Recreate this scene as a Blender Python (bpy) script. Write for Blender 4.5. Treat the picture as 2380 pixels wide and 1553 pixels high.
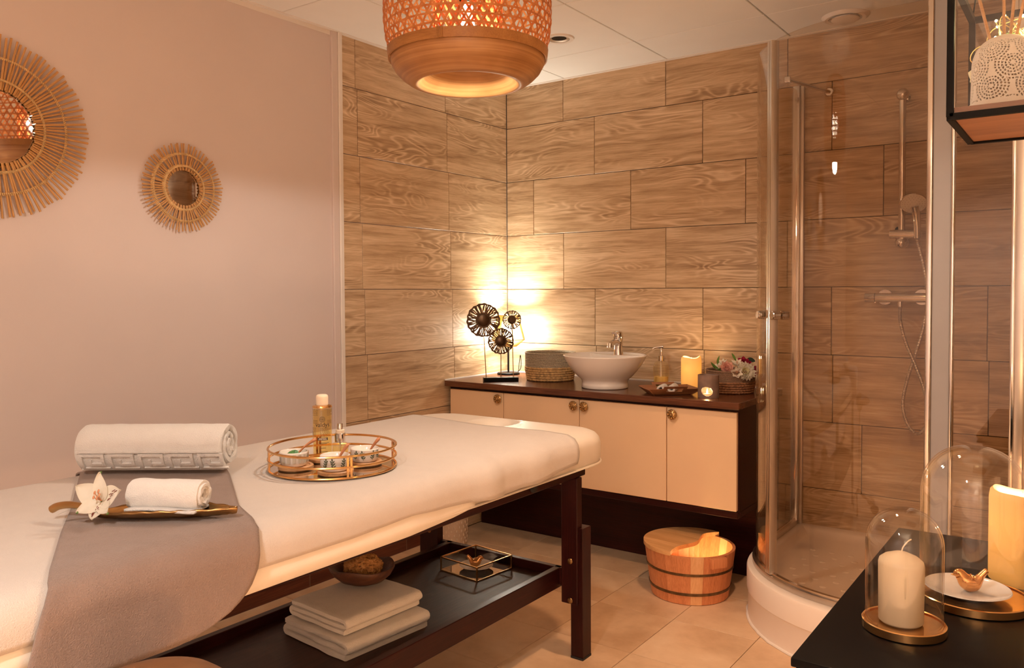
import bpy, bmesh, math, random
from mathutils import Vector, Matrix, noise
random.seed(7)
PI = math.pi
sc = bpy.context.scene
COL = sc.collection
for _o in list(bpy.data.objects):
    bpy.data.objects.remove(_o)

# ------------------------------------------------------------------ camera
YAW, PITCH, ROLL, FPX, PPY = 0.622399, -0.0296364, -0.0047873, 1892.917, 735.291
CAMZ = 1.25
def cam_axes():
    f = Vector((-math.sin(YAW), math.cos(YAW), 0)); r = Vector((math.cos(YAW), math.sin(YAW), 0)); u = Vector((0, 0, 1))
    f, u = f*math.cos(PITCH)+u*math.sin(PITCH), u*math.cos(PITCH)-f*math.sin(PITCH)
    r, u = r*math.cos(ROLL)+u*math.sin(ROLL), u*math.cos(ROLL)-r*math.sin(ROLL)
    return r, u, f
_r, _u, _f = cam_axes()
cd = bpy.data.cameras.new('camera'); cam = bpy.data.objects.new('camera', cd); COL.objects.link(cam)
cam.matrix_world = Matrix(((_r.x, _u.x, -_f.x, 0), (_r.y, _u.y, -_f.y, 0), (_r.z, _u.z, -_f.z, CAMZ), (0, 0, 0, 1)))
cd.sensor_width = 36; cd.sensor_fit = 'HORIZONTAL'; cd.lens = 36*FPX/2380; cd.shift_y = -(776.5-PPY)/2380
cd.clip_start = .02
sc.camera = cam

# ------------------------------------------------------------------ world, exposure, render look
w = bpy.data.worlds.new('world'); sc.world = w; w.use_nodes = True
w.node_tree.nodes['Background'].inputs[0].default_value = (1, .8, .6, 1)
w.node_tree.nodes['Background'].inputs[1].default_value = 0.0
sc.view_settings.view_transform = 'Standard'; sc.view_settings.look = 'None'
sc.view_settings.gamma = 1; sc.view_settings.use_curve_mapping = False
sc.view_settings.exposure = 0.14
try:
    sc.cycles.max_bounces = 10; sc.cycles.diffuse_bounces = 5; sc.cycles.glossy_bounces = 5
    sc.cycles.transparent_max_bounces = 24; sc.cycles.transmission_bounces = 8
    sc.cycles.caustics_reflective = False; sc.cycles.caustics_refractive = False
    sc.cycles.sample_clamp_indirect = 3.0
    sc.cycles.use_denoising = True
except Exception:
    pass
# light powers (W) and colours, used by the lamps' own builders below
LP = dict(pendant=19.0, pendant_up=5.0, corner=72.0, fill_floor_lamp=112.0, salt=26.0, floor_fill=82.0, rear_fill=230.0, led=2.1, tealight=.7, bucket=3.6, fairy=1.4)
WARM = (1.0, .92, .80); AMBER = (1.0, .52, .22); CREAM = (1.0, .76, .55)

# ------------------------------------------------------------------ mesh helpers
class MB:
    def __init__(s): s.v = []; s.f = []
    def add(s, V, F):
        n = len(s.v); s.v += [tuple(p) for p in V]; s.f += [tuple(i+n for i in q) for q in F]; return s
    def box(s, c, d, rot=None):
        x, y, z = d[0]/2, d[1]/2, d[2]/2
        V = [Vector(q) for q in ((-x,-y,-z),(x,-y,-z),(x,y,-z),(-x,y,-z),(-x,-y,z),(x,-y,z),(x,y,z),(-x,y,z))]
        if rot is not None: V = [rot @ q for q in V]
        c = Vector(c)
        return s.add([q+c for q in V], [(0,3,2,1),(4,5,6,7),(0,1,5,4),(1,2,6,5),(2,3,7,6),(3,0,4,7)])
    def rbox(s, x0, x1, y0, y1, z0, z1):
        return s.box(((x0+x1)/2, (y0+y1)/2, (z0+z1)/2), (x1-x0, y1-y0, z1-z0))
    def lathe(s, prof, n=48, c=(0,0,0), closed=False, sx=1, sy=1, a0=0, a1=2*PI):
        full = abs(a1-a0-2*PI) < 1e-6
        m = n if full else n+1
        V = []
        for r, z in prof:
            for i in range(m):
                a = a0+(a1-a0)*i/n
                V.append((c[0]+r*math.cos(a)*sx, c[1]+r*math.sin(a)*sy, c[2]+z))
        F = []; k = len(prof)
        for j in range(k if closed else k-1):
            j2 = (j+1) % k
            for i in range(n):
                i2 = (i+1) % m
                F.append((j*m+i, j*m+i2, j2*m+i2, j2*m+i))
        if not closed:
            if prof[0][0] > 1e-5 and full: pass
        return s.add(V, F)
    def tube(s, P, r, n=8, closed=False, cap=True):
        P = [Vector(p) for p in P]; m = len(P)
        rr = r if callable(r) else (lambda i: r)
        V = []; up = None
        for i, p in enumerate(P):
            if closed: t = P[(i+1) % m]-P[i-1]
            else: t = P[min(i+1, m-1)]-P[max(i-1, 0)]
            if t.length < 1e-9: t = Vector((0, 0, 1))
            t.normalize()
            if up is None:
                up = Vector((0, 0, 1)) if abs(t.z) < .9 else Vector((1, 0, 0))
            a = t.cross(up)
            if a.length < 1e-6: a = t.cross(Vector((0, 1, 0)))
            a.normalize(); b = a.cross(t); up = b
            R = rr(i)
            for k in range(n):
                q = 2*PI*k/n
                V.append(p+a*(R*math.cos(q))+b*(R*math.sin(q)))
        F = []
        for i in range(m if closed else m-1):
            i2 = (i+1) % m
            for k in range(n):
                k2 = (k+1) % n
                F.append((i*n+k, i*n+k2, i2*n+k2, i2*n+k))
        if cap and not closed:
            F.append(tuple(range(n-1, -1, -1))); F.append(tuple((m-1)*n+k for k in range(n)))
        return s.add(V, F)
    def cyl(s, p0, p1, r, n=16, r1=None):
        r1 = r if r1 is None else r1
        return s.tube([p0, p1], lambda i: r if i == 0 else r1, n)
    def torus(s, c, R, r, n=48, k=8, sx=1, sy=1):
        P = [(c[0]+R*math.cos(2*PI*i/n)*sx, c[1]+R*math.sin(2*PI*i/n)*sy, c[2]) for i in range(n)]
        return s.tube(P, r, k, closed=True)
    def prism(s, poly, z0, z1):
        n = len(poly)
        V = [(x, y, z0) for x, y in poly]+[(x, y, z1) for x, y in poly]
        F = [tuple(range(n-1, -1, -1)), tuple(range(n, 2*n))]+[(i, (i+1) % n, n+(i+1) % n, n+i) for i in range(n)]
        return s.add(V, F)
    def grid(s, nu, nv, fn, cu=False):
        V = [fn(i/nu, j/nv) for j in range(nv+1) for i in range(nu+1)]
        F = [(j*(nu+1)+i, j*(nu+1)+i+1, (j+1)*(nu+1)+i+1, (j+1)*(nu+1)+i) for j in range(nv) for i in range(nu)]
        return s.add(V, F)
    def sphere(s, c, r, n=16, m=10, sc=(1,1,1)):
        V = [(c[0], c[1], c[2]-r*sc[2])]; F = []
        for j in range(1, m):
            b = -PI/2+PI*j/m
            for i in range(n):
                a = 2*PI*i/n
                V.append((c[0]+r*math.cos(b)*math.cos(a)*sc[0], c[1]+r*math.cos(b)*math.sin(a)*sc[1], c[2]+r*math.sin(b)*sc[2]))
        V.append((c[0], c[1], c[2]+r*sc[2])); L = len(V)-1
        for i in range(n):
            i2 = (i+1) % n
            F.append((0, 1+i2, 1+i))
            for j in range(m-2): F.append((1+j*n+i, 1+j*n+i2, 1+(j+1)*n+i2, 1+(j+1)*n+i))
            F.append((1+(m-2)*n+i, 1+(m-2)*n+i2, L))
        return s.add(V, F)
    def xf(s, M):
        s.v = [tuple(M @ Vector(p)) for p in s.v]; return s
    def mesh(s, name, smooth=False, bevel=0, seg=1, angle=35, weld=False):
        me = bpy.data.meshes.new(name); me.from_pydata(s.v, [], s.f)
        bm = bmesh.new(); bm.from_mesh(me)
        if weld: bmesh.ops.remove_doubles(bm, verts=bm.verts, dist=1e-5)
        bmesh.ops.recalc_face_normals(bm, faces=bm.faces)
        if bevel:
            es = [e for e in bm.edges if len(e.link_faces) == 2 and e.calc_face_angle(0) > math.radians(30)]
            bmesh.ops.bevel(bm, geom=es, offset=bevel, segments=seg, profile=.6, affect='EDGES', clamp_overlap=True)
        for f in bm.faces: f.smooth = smooth or bool(bevel and seg > 1)
        if smooth or (bevel and seg > 1):
            for e in bm.edges:
                if len(e.link_faces) == 2 and e.calc_face_angle(0) > math.radians(angle): e.smooth = False
        bm.to_mesh(me); bm.free()
        return me
    def build(s, name, mat, parent=None, loc=(0,0,0), rz=0, smooth=False, bevel=0, seg=1, angle=35, weld=False, solid=0, sub=0, rot=None, off=-1):
        o = link(name, s.mesh(name, smooth, bevel, seg, angle, weld), mat, parent, loc, rz, rot)
        if solid:
            m = o.modifiers.new('thickness', 'SOLIDIFY'); m.thickness = solid; m.offset = off
        if sub:
            m = o.modifiers.new('smooth', 'SUBSURF'); m.levels = sub; m.render_levels = sub
        return o
def link(name, me, mat, parent=None, loc=(0,0,0), rz=0, rot=None):
    o = bpy.data.objects.new(name, me); COL.objects.link(o)
    if mat is not None and not me.materials: me.materials.append(mat)
    o.parent = parent; o.location = loc; o.rotation_euler = rot if rot else (0, 0, rz)
    return o
def tag(o, label=None, cat=None, group=None, kind=None):
    if label: o['label'] = label
    if cat: o['category'] = cat
    if group: o['group'] = group
    if kind: o['kind'] = kind
    return o
def thing(name, label, cat, loc=(0,0,0), rz=0, group=None):
    o = bpy.data.objects.new(name, None); COL.objects.link(o); o.empty_display_size = .05
    o.location = loc; o.rotation_euler = (0, 0, rz)
    return tag(o, label, cat, group)
def point(name, loc, power, color, radius, parent=None):
    l = bpy.data.lights.new(name, 'POINT'); l.energy = power; l.color = color; l.shadow_soft_size = radius
    o = bpy.data.objects.new(name, l); COL.objects.link(o); o.location = loc; o.parent = parent
    return o
def cr(P, n=8, closed=False):
    P = [Vector(p) for p in P]; m = len(P); out = []
    for i in range(m if closed else m-1):
        if closed: a, b, c, d = P[i-1], P[i], P[(i+1) % m], P[(i+2) % m]
        else: a, b, c, d = P[max(i-1, 0)], P[i], P[i+1], P[min(i+2, m-1)]
        for k in range(n):
            t = k/n
            out.append(.5*((2*b)+(c-a)*t+(2*a-5*b+4*c-d)*t*t+(3*b-a-3*c+d)*t**3))
    if not closed: out.append(P[-1])
    return out
def lerp(a, b, t): return a+(b-a)*t
def interp(T, x):
    if x <= T[0][0]: return T[0][1]
    for (a, b), (c, d) in zip(T, T[1:]):
        if x <= c: return lerp(b, d, (x-a)/(c-a))
    return T[-1][1]
def nz(x, y, z): return noise.noise(Vector((x, y, z)))

# ------------------------------------------------------------------ materials
MATS = {}
def srgb(h):
    if isinstance(h, str):
        h = h.lstrip('#'); c = [int(h[i:i+2], 16)/255 for i in (0, 2, 4)]
        return tuple(x/12.92 if x <= .04045 else ((x+.055)/1.055)**2.4 for x in c)
    return tuple(h)
class NT:
    def __init__(s, name):
        s.m = bpy.data.materials.new(name); s.m.use_nodes = True; s.t = s.m.node_tree
        s.b = s.t.nodes['Principled BSDF']; s.out = s.t.nodes['Material Output']; MATS[name] = s.m
    def n(s, typ, **k):
        x = s.t.nodes.new('ShaderNode'+typ)
        for a, b in k.items():
            if hasattr(x, a): setattr(x, a, b)
        return x
    def l(s, a, b): s.t.links.new(a, b)
    def val(s, op, a, b=None, c=None):
        x = s.n('Math', operation=op)
        for i, q in enumerate((a, b, c)):
            if q is None: continue
            if hasattr(q, 'links') or hasattr(q, 'is_linked'): s.l(q, x.inputs[i])
            else: x.inputs[i].default_value = q
        return x.outputs[0]
    def coord(s, kind='Object', scale=(1,1,1), rand=False, rot=(0,0,0)):
        tc = s.n('TexCoord'); v = tc.outputs[kind]
        if rand:
            oi = s.n('ObjectInfo'); mu = s.n('VectorMath', operation='MULTIPLY'); mu.inputs[1].default_value = (37.0, 71.0, 53.0)
            s.l(oi.outputs['Random'], mu.inputs[0]); ad = s.n('VectorMath', operation='ADD')
            s.l(v, ad.inputs[0]); s.l(mu.outputs[0], ad.inputs[1]); v = ad.outputs[0]
        mp = s.n('Mapping'); mp.inputs['Scale'].default_value = scale; mp.inputs['Rotation'].default_value = rot
        s.l(v, mp.inputs['Vector'])
        return mp.outputs[0]
    def noise(s, v, scale, detail=3, rough=.5, dist=0):
        x = s.n('TexNoise'); s.l(v, x.inputs['Vector']); x.inputs['Scale'].default_value = scale
        x.inputs['Detail'].default_value = detail; x.inputs['Roughness'].default_value = rough; x.inputs['Distortion'].default_value = dist
        return x.outputs['Fac']
    def ramp(s, fac, stops):
        x = s.n('ValToRGB'); s.l(fac, x.inputs[0]); e = x.color_ramp.elements
        while len(e) < len(stops): e.new(.5)
        for i, (p, c) in enumerate(stops):
            e[i].position = p; e[i].color = (*srgb(c), 1)
        return x.outputs[0]
    def bump(s, h, strength=.3, dist=.002):
        x = s.n('Bump'); s.l(h, x.inputs['Height']); x.inputs['Strength'].default_value = strength; x.inputs['Distance'].default_value = dist
        s.l(x.outputs[0], s.b.inputs['Normal'])
    def p(s, **k):
        for a, b in k.items(): s.b.inputs[a.replace('_', ' ')].default_value = b
def plain(name, col, rough=.5, metal=0, var=.06, scale=18, bump=0, bscale=200, coat=0, spec=.5, sheen=0, emis=None, es=0):
    t = NT(name); c = srgb(col)
    v = t.coord(); f = t.noise(v, scale, 3)
    lo = tuple(max(0, x*(1-var)) for x in c); hi = tuple(min(1, x*(1+var)) for x in c)
    t.l(t.ramp(f, [(.3, lo), (.7, hi)]), t.b.inputs['Base Color'])
    t.p(Roughness=rough, Metallic=metal); t.b.inputs['Specular IOR Level'].default_value = spec
    if coat: t.p(Coat_Weight=coat, Coat_Roughness=.08)
    if sheen: t.p(Sheen_Weight=sheen, Sheen_Roughness=.5)
    if bump: t.bump(t.noise(v, bscale, 2), bump, .001)
    if emis: t.b.inputs['Emission Color'].default_value = (*srgb(emis), 1); t.p(Emission_Strength=es)
    return t.m
def terry(name, col, scale=1.0, strength=.9, var=.05):
    t = NT(name); c = srgb(col); v = t.coord()
    f = t.noise(v, 30*scale, 3); g = t.noise(v, 420*scale, 3, .7)
    lo = tuple(x*(1-var) for x in c); hi = tuple(min(1, x*(1+var)) for x in c)
    t.l(t.ramp(t.val('ADD', t.val('MULTIPLY', f, .5), t.val('MULTIPLY', g, .5)), [(.3, lo), (.7, hi)]), t.b.inputs['Base Color'])
    t.p(Roughness=.95, Sheen_Weight=.25, Sheen_Roughness=.5); t.b.inputs['Specular IOR Level'].default_value = .1
    t.bump(g, strength, .004)
    return t.m
def woodmat(name, dark, mid, light, axis='x', length=1.0, rings=9.0, rough=.45, rand=True, fine=.5, bump=.15, tone=.3, knots=1.0, spec=.4):
    t = NT(name)
    def S(a, b):
        return {'x': (a, b, b), 'y': (b, a, b), 'z': (b, b, a)}[axis]
    L = 1/length
    base = t.noise(t.coord('Object', S(.42*L, 3.9*L), rand), 1.5, 2, .45, .26*knots)
    ring = t.val('MULTIPLY_ADD', t.val('SINE', t.val('MULTIPLY', base, rings*6.283)), .5, .5)
    fib = t.noise(t.coord('Object', S(6*L, 160*L), rand), 1.0, 4, .65)
    big = t.noise(t.coord('Object', S(.8*L, 9*L), rand), 1.3, 4, .6)
    msk = t.noise(t.coord('Object', S(1.0*L, 3.0*L), rand), 1.1, 1)
    rm = t.val('MULTIPLY', t.val('SUBTRACT', ring, .5), t.val('MULTIPLY', t.val('MAXIMUM', t.val('SUBTRACT', msk, .35), 0.02), 1.5))
    h = t.val('ADD', t.val('ADD', t.val('MULTIPLY', fib, fine), t.val('MULTIPLY', big, 1-fine)), t.val('MULTIPLY', rm, tone))
    t.l(t.ramp(h, [(.28, dark), (.5, mid), (.70, light)]), t.b.inputs['Base Color'])
    t.p(Roughness=rough); t.b.inputs['Specular IOR Level'].default_value = spec
    if bump: t.bump(h, bump, .0015)
    return t.m
def archglass(name, tint=(1,1,1), ior=1.45, gain=1.0, rough=0.0):
    t = NT(name); t.t.nodes.remove(t.b)
    fr = t.n('Fresnel'); ge = t.n('NewGeometry')            # same reflectance from either side of the pane
    t.l(t.val('MULTIPLY_ADD', ge.outputs['Backfacing'], 1/ior-ior, ior), fr.inputs['IOR'])
    tr = t.n('BsdfTransparent'); tr.inputs[0].default_value = (*tint, 1)
    gl = t.n('BsdfGlossy'); gl.inputs['Roughness'].default_value = rough; gl.inputs[0].default_value = (1, 1, 1, 1)
    mx = t.n('MixShader'); t.l(t.val('MULTIPLY', fr.outputs[0], gain), mx.inputs[0])
    t.l(tr.outputs[0], mx.inputs[1]); t.l(gl.outputs[0], mx.inputs[2]); t.l(mx.outputs[0], t.out.inputs[0])
    return t.m
def emit(name, col, strength):
    t = NT(name); t.t.nodes.remove(t.b); e = t.n('Emission'); e.inputs[0].default_value = (*srgb(col), 1); e.inputs[1].default_value = strength
    t.l(e.outputs[0], t.out.inputs[0]); return t.m
def waxmat(name, col, trans=.45):
    t = NT(name); c = srgb(col); t.p(Roughness=.45); t.b.inputs['Base Color'].default_value = (*c, 1)
    t.b.inputs['Specular IOR Level'].default_value = .35
    tl = t.n('BsdfTranslucent'); tl.inputs[0].default_value = (c[0], c[1]*.95, c[2]*.80, 1)
    mx = t.n('MixShader'); f = t.noise(t.coord(), 25, 2)
    t.l(t.val('MULTIPLY_ADD', f, .1, trans-.05), mx.inputs[0]); t.l(t.b.outputs[0], mx.inputs[1]); t.l(tl.outputs[0], mx.inputs[2])
    t.l(mx.outputs[0], t.out.inputs[0]); return t.m
M = {}
M['pink'] = plain('pink wall paint', (.68, .59, .565), .75, 0, .015, 3, .12, 260)
M['plaster'] = plain('cream wall paint', (.74, .66, .58), .8, 0, .015, 3, .1, 260)
M['trim'] = plain('white lacquered trim', (.80, .74, .68), .4, 0, .02, 8)
M['ceil'] = plain('white ceiling panel', (.84, .82, .78), .85, 0, .015, 6, .2, 300)
M['grid'] = plain('ceiling grid shadow gap', (.50, .45, .40), .7, 0, .02, 8)
def tile_mat():
    t = NT('oak look porcelain tile plank')
    oi = t.n('ObjectInfo')
    base = t.noise(t.coord('Object', (1.5, 7.6, 7.6), True), 1.5, 1.5, .4, .55)
    ph = t.val('MULTIPLY', base, 15*6.283)
    ring = t.val('POWER', t.val('MULTIPLY_ADD', t.val('SINE', ph), .5, .5), 2.2)
    msk = t.n('MapRange'); t.l(t.noise(t.coord('Object', (1.6, 6.5, 6.5), True), 1.1, 2), msk.inputs[0]); msk.inputs[1].default_value = .44; msk.inputs[2].default_value = .62
    fib = t.noise(t.coord('Object', (9, 330, 330), True), 1.0, 5, .7)
    mid = t.noise(t.coord('Object', (3.5, 60, 60), True), 1.0, 4, .65)
    big = t.noise(t.coord('Object', (1.5, 16, 16), True), 1.2, 3, .6, .4)
    h = t.val('ADD', t.val('ADD', t.val('MULTIPLY', fib, .34), t.val('MULTIPLY', mid, .30)), t.val('MULTIPLY', big, .36))
    h = t.val('ADD', h, t.val('MULTIPLY', t.val('MULTIPLY', t.val('SUBTRACT', ring, .35), msk.outputs[0]), .15))
    h = t.val('ADD', h, t.val('MULTIPLY', t.val('SUBTRACT', oi.outputs['Random'], .5), .04))
    t.l(t.ramp(h, [(.33, (.23, .133, .068)), (.44, (.44, .295, .170)), (.54, (.61, .435, .27)), (.68, (.79, .62, .43))]), t.b.inputs['Base Color'])
    t.p(Roughness=.36); t.b.inputs['Specular IOR Level'].default_value = .4
    t.bump(h, .1, .0015); return t.m
M['walltile'] = tile_mat()
M['grout'] = plain('brown grout', (.13, .095, .07), .9, 0, .1, 40)
def floor_mat():
    t = NT('beige stone look floor tile'); v = t.coord('Object', (1,1,1), True)
    a = t.noise(v, 3.2, 5, .6, .6); b = t.noise(v, 14, 4, .6)
    h = t.val('ADD', t.val('MULTIPLY', a, .7), t.val('MULTIPLY', b, .3))
    t.l(t.ramp(h, [(.30, (.52, .33, .19)), (.52, (.70, .49, .31)), (.74, (.80, .60, .41))]), t.b.inputs['Base Color'])
    t.l(t.val('MULTIPLY_ADD', a, .25, .28), t.b.inputs['Roughness']); t.bump(h, .06, .001); return t.m
M['floor'] = floor_mat()
M['fgrout'] = plain('floor grout', (.18, .12, .08), .9, 0, .1, 40)
M['wenge'] = woodmat('dark mahogany stained wood', (.010, .0016, .0014), (.022, .0036, .003), (.045, .009, .006), 'y', .8, 6, .34, True, .7, .15, .25, 1.0, .22)
M['wengex'] = woodmat('dark mahogany stained wood cross', (.010, .0016, .0014), (.022, .0036, .003), (.045, .009, .006), 'x', .8, 6, .34, True, .7, .15, .25, 1.0, .22)
M['wengez'] = woodmat('dark mahogany stained wood upright', (.010, .0016, .0014), (.022, .0036, .003), (.045, .009, .006), 'z', .8, 6, .34, True, .7, .15, .25, 1.0, .22)
M['shelfwood'] = woodmat('dark brown open grain shelf wood', (.010, .003, .002), (.026, .009, .006), (.06, .024, .015), 'y', .5, 7, .42, False, .8, .3, .2, 1.0, .3)
M['base_wood'] = woodmat('dark red brown baseboard wood', (.045, .012, .008), (.095, .026, .014), (.16, .05, .025), 'y', .8, 6, .35, True, .6, .1, .3)
M['counter'] = woodmat('mahogany worktop', (.045, .014, .008), (.10, .034, .016), (.17, .066, .032), 'x', .7, 6, .22, False, .6, .08, .25)
M['door'] = plain('beige lacquered door', (.80, .57, .36), .42, 0, .02, 6, .06, 300)
M['cream'] = plain('cream leatherette', (.74, .665, .575), .42, 0, .015, 10, .15, 420)
M['sheet'] = terry('peach white terry cloth', (.62, .555, .505), 1.0, .55, .03)
M['fitted'] = plain('ivory cotton cover', (.85, .79, .70), .85, 0, .02, 20, .2, 500, sheen=.2)
M['blanket'] = terry('taupe fleece', (.265, .188, .155), .8, .8, .09)
M['towel'] = terry('white terry towel', (.93, .91, .88), 1.0, 1.0, .03)
M['towel2'] = terry('cream terry towel', (.92, .86, .77), 1.0, 1.0, .05)
M['gold'] = plain('polished brass', (.78, .47, .20), .18, 1, .08, 20)
M['oldgold'] = plain('brushed antique brass', (.42, .26, .11), .33, 1, .2, 12, .2, 60)
M['bronze'] = plain('dark bronze', (.07, .042, .026), .35, 1, .25, 30)
M['birdgold'] = plain('satin gold ceramic', (.72, .36, .14), .24, .9, .1, 30)
M['chrome'] = plain('chrome', (.72, .68, .64), .09, 1, .02, 5)
M['alu'] = plain('brushed aluminium profile', (.62, .56, .50), .28, 1, .04, 10)
M['profile'] = plain('satin grey door profile', (.34, .335, .35), .42, .1, .03, 10)
M['black'] = plain('black lacquer', (.004, .0035, .0035), .35, 0, .1, 10, spec=.07)
M['blackm'] = plain('black metal', (.005, .0045, .004), .5, 0, .15, 30, spec=.06)
M['white_ceramic'] = plain('white glazed ceramic', (.88, .83, .78), .12, 0, .01, 6, coat=.5)
M['acrylic'] = plain('white acrylic tray', (.86, .76, .68), .28, 0, .02, 6)
M['dullceramic'] = plain('matte white bisque porcelain', (.78, .72, .62), .7, 0, .02, 30)
M['rattan'] = woodmat('golden rattan', (.36, .17, .055), (.54, .29, .105), (.68, .41, .17), 'x', .3, 4, .45, True, .5, .1, .1)
M['raffia'] = plain('pale raffia binding', (.72, .50, .24), .6, 0, .2, 60)
M['mirror'] = plain('mirror glass', (.84, .82, .78), .02, 1, 0, 5)
M['bamboo'] = woodmat('coiled bamboo', (.22, .085, .02), (.33, .145, .04), (.44, .21, .065), 'x', .5, 4, .4, False, .5, .1, .1)
def bowl_mat():
    t = NT('turned coiled bamboo bowl'); v = t.coord('Object', (2.0, 2.0, 190))
    f = t.noise(v, 1, 4, .6); g = t.noise(t.coord('Object', (14, 14, 14)), 1, 2)
    h = t.val('ADD', t.val('MULTIPLY', f, .75), t.val('MULTIPLY', g, .25))
    t.l(t.ramp(h, [(.3, (.21, .085, .022)), (.5, (.34, .155, .050)), (.7, (.46, .24, .09))]), t.b.inputs['Base Color'])
    t.p(Roughness=.38); t.bump(h, .3, .002); return t.m
M['bowl'] = bowl_mat()
def strip_mat():
    t = NT('woven bamboo strip'); c = t.noise(t.coord('Object', (40, 40, 40)), 1, 2)
    t.l(t.ramp(c, [(.3, (.46, .19, .05)), (.7, (.66, .32, .10))]), t.b.inputs['Base Color']); t.p(Roughness=.5)
    tl = t.n('BsdfTranslucent'); tl.inputs[0].default_value = (.88, .22, .08, 1)
    mx = t.n('MixShader'); mx.inputs[0].default_value = .30
    t.l(t.b.outputs[0], mx.inputs[1]); t.l(tl.outputs[0], mx.inputs[2]); t.l(mx.outputs[0], t.out.inputs[0]); return t.m
M['strip'] = strip_mat()
M['jute'] = plain('golden seagrass rope', (.50, .31, .13), .85, 0, .35, 70, .8, 300)
M['greyrope'] = plain('grey green woven cord', (.36, .30, .215), .9, 0, .3, 220, .8, 400)
M['brownrope'] = plain('brown twisted rope', (.26, .115, .05), .85, 0, .35, 80, .8, 300)
M['brownweave'] = plain('brown woven cord', (.22, .13, .08), .9, 0, .3, 220, .8, 400)
M['cedar'] = woodmat('reddish cedar stave', (.42, .135, .05), (.62, .235, .095), (.76, .33, .15), 'z', .5, 5, .45, True, .6, .1, .2)
M['cedarpale'] = woodmat('pale cedar stave', (.64, .32, .145), (.76, .42, .20), (.84, .52, .28), 'z', .5, 5, .45, True, .6, .1, .2)
M['lidwood'] = woodmat('oiled cedar lid board', (.50, .23, .085), (.70, .38, .155), (.82, .50, .24), 'x', .5, 6, .4, True, .5, .1, .35)
M['hoop'] = plain('tarnished brass hoop', (.16, .10, .05), .4, .8, .35, 40)
M['traywood'] = woodmat('walnut tray wood', (.16, .06, .03), (.28, .12, .055), (.40, .19, .09), 'x', .4, 5, .45, False, .5, .1, .25)
M['coaster'] = woodmat('beech saucer wood', (.46, .24, .11), (.60, .33, .16), (.72, .44, .23), 'x', .4, 6, .45, True, .5, .1, .3)
M['spoon'] = woodmat('reddish wooden spoon', (.42, .17, .08), (.55, .24, .12), (.64, .31, .16), 'x', .3, 4, .5, True, .5, .1, .15)
M['darkbowl'] = woodmat('rough dark wooden bowl', (.03, .010, .005), (.075, .026, .012), (.14, .052, .024), 'x', .3, 6, .5, False, .5, .5, .4)
def sponge_mat():
    t = NT('natural sea sponge'); v = t.coord(); a = t.noise(v, 90, 4, .7); b = t.noise(v, 400, 2)
    t.l(t.ramp(a, [(.3, (.22, .09, .025)), (.5, (.42, .20, .06)), (.7, (.58, .32, .12))]), t.b.inputs['Base Color'])
    t.p(Roughness=.95); t.bump(t.val('ADD', a, t.val('MULTIPLY', b, .5)), .9, .004); return t.m
M['sponge'] = sponge_mat()
M['stoneware'] = plain('brown grey stoneware', (.20, .13, .10), .6, 0, .25, 25, .3, 90)
M['paper'] = plain('embossed cream basket', (.62, .50, .40), .85, 0, .05, 30, .8, 60)
M['leather'] = plain('brown leather', (.16, .065, .022), .38, 0, .12, 20, .2, 220)
M['glass'] = archglass('bronze tinted shower glass', (.895, .845, .785), 1.5, 1.0)
M['cloche'] = archglass('clear cloche glass', (.985, .98, .97), 1.5, 1.0)
M['boxglass'] = archglass('clear box glass', (.97, .97, .96), 1.5, 1.0)
M['bottle'] = archglass('clear bottle plastic', (.98, .95, .86), 1.45, 1.0)
M['oil'] = archglass('golden oil', (.985, .89, .60), 1.2, 1.0)
M['soap'] = plain('yellow liquid soap', (.86, .60, .20), .2, 0, .02, 5)
M['cap'] = plain('frosted cream cap', (.85, .72, .56), .5, 0, .02, 5)
M['wax'] = waxmat('ivory wax', (.88, .74, .50), .55)
M['waxplain'] = waxmat('cream wax pillar', (.86, .70, .47), .25)
M['flame'] = emit('warm flame', (1.0, .78, .38), 12)
M['bulb'] = emit('warm bulb', (1.0, .80, .52), 11)
M['bulb2'] = emit('white warm bulb', (1.0, .88, .66), 22)
M['fairy'] = emit('fairy light bead', (1.0, .80, .40), 30)
M['fill_lens'] = emit('fill spotlight lens', (1.0, .92, .80), 6)
M['wire'] = plain('gold wire', (.80, .60, .26), .3, 1, .1, 40)
M['wick'] = plain('cotton wick', (.80, .64, .42), .8, 0, .05, 40)
def petal_mat(name, c0, c1, tr=.3):
    t = NT(name); f = t.noise(t.coord(), 60, 2)
    t.l(t.ramp(f, [(.3, c0), (.7, c1)]), t.b.inputs['Base Color']); t.p(Roughness=.6, Sheen_Weight=.2)
    tl = t.n('BsdfTranslucent'); tl.inputs[0].default_value = (*srgb(c1), 1); mx = t.n('MixShader'); mx.inputs[0].default_value = tr
    t.l(t.b.outputs[0], mx.inputs[1]); t.l(tl.outputs[0], mx.inputs[2]); t.l(mx.outputs[0], t.out.inputs[0]); return t.m
M['fabric'] = petal_mat('linen lamp shade', (.84, .80, .74), (.88, .84, .78), .6)
M['petal'] = petal_mat('white petal', (.82, .78, .66), (.90, .85, .74))
M['petalpink'] = petal_mat('pale pink petal', (.80, .40, .32), (.88, .60, .50))
M['petalred'] = petal_mat('magenta petal', (.30, .003, .03), (.46, .006, .06))
M['petalyel'] = petal_mat('creamy petal', (.80, .74, .42), (.88, .82, .60))
M['leaf'] = petal_mat('green leaf', (.045, .11, .012), (.11, .22, .03), .2)
M['darkleaf'] = petal_mat('dark green leaf', (.008, .02, .012), (.02, .05, .02), .1)
M['stripe'] = plain('maroon fleck', (.16, .03, .02), .6)
M['salt'] = plain('green bath salt', (.06, .20, .06), .3, 0, .5, 120, .6, 200)
M['ink'] = plain('dark ink', (.05, .035, .025), .6)
M['inkgreen'] = plain('dark green ink', (.07, .09, .055), .6)
M['paleprint'] = plain('pale grey print', (.55, .50, .42), .6)
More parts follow.
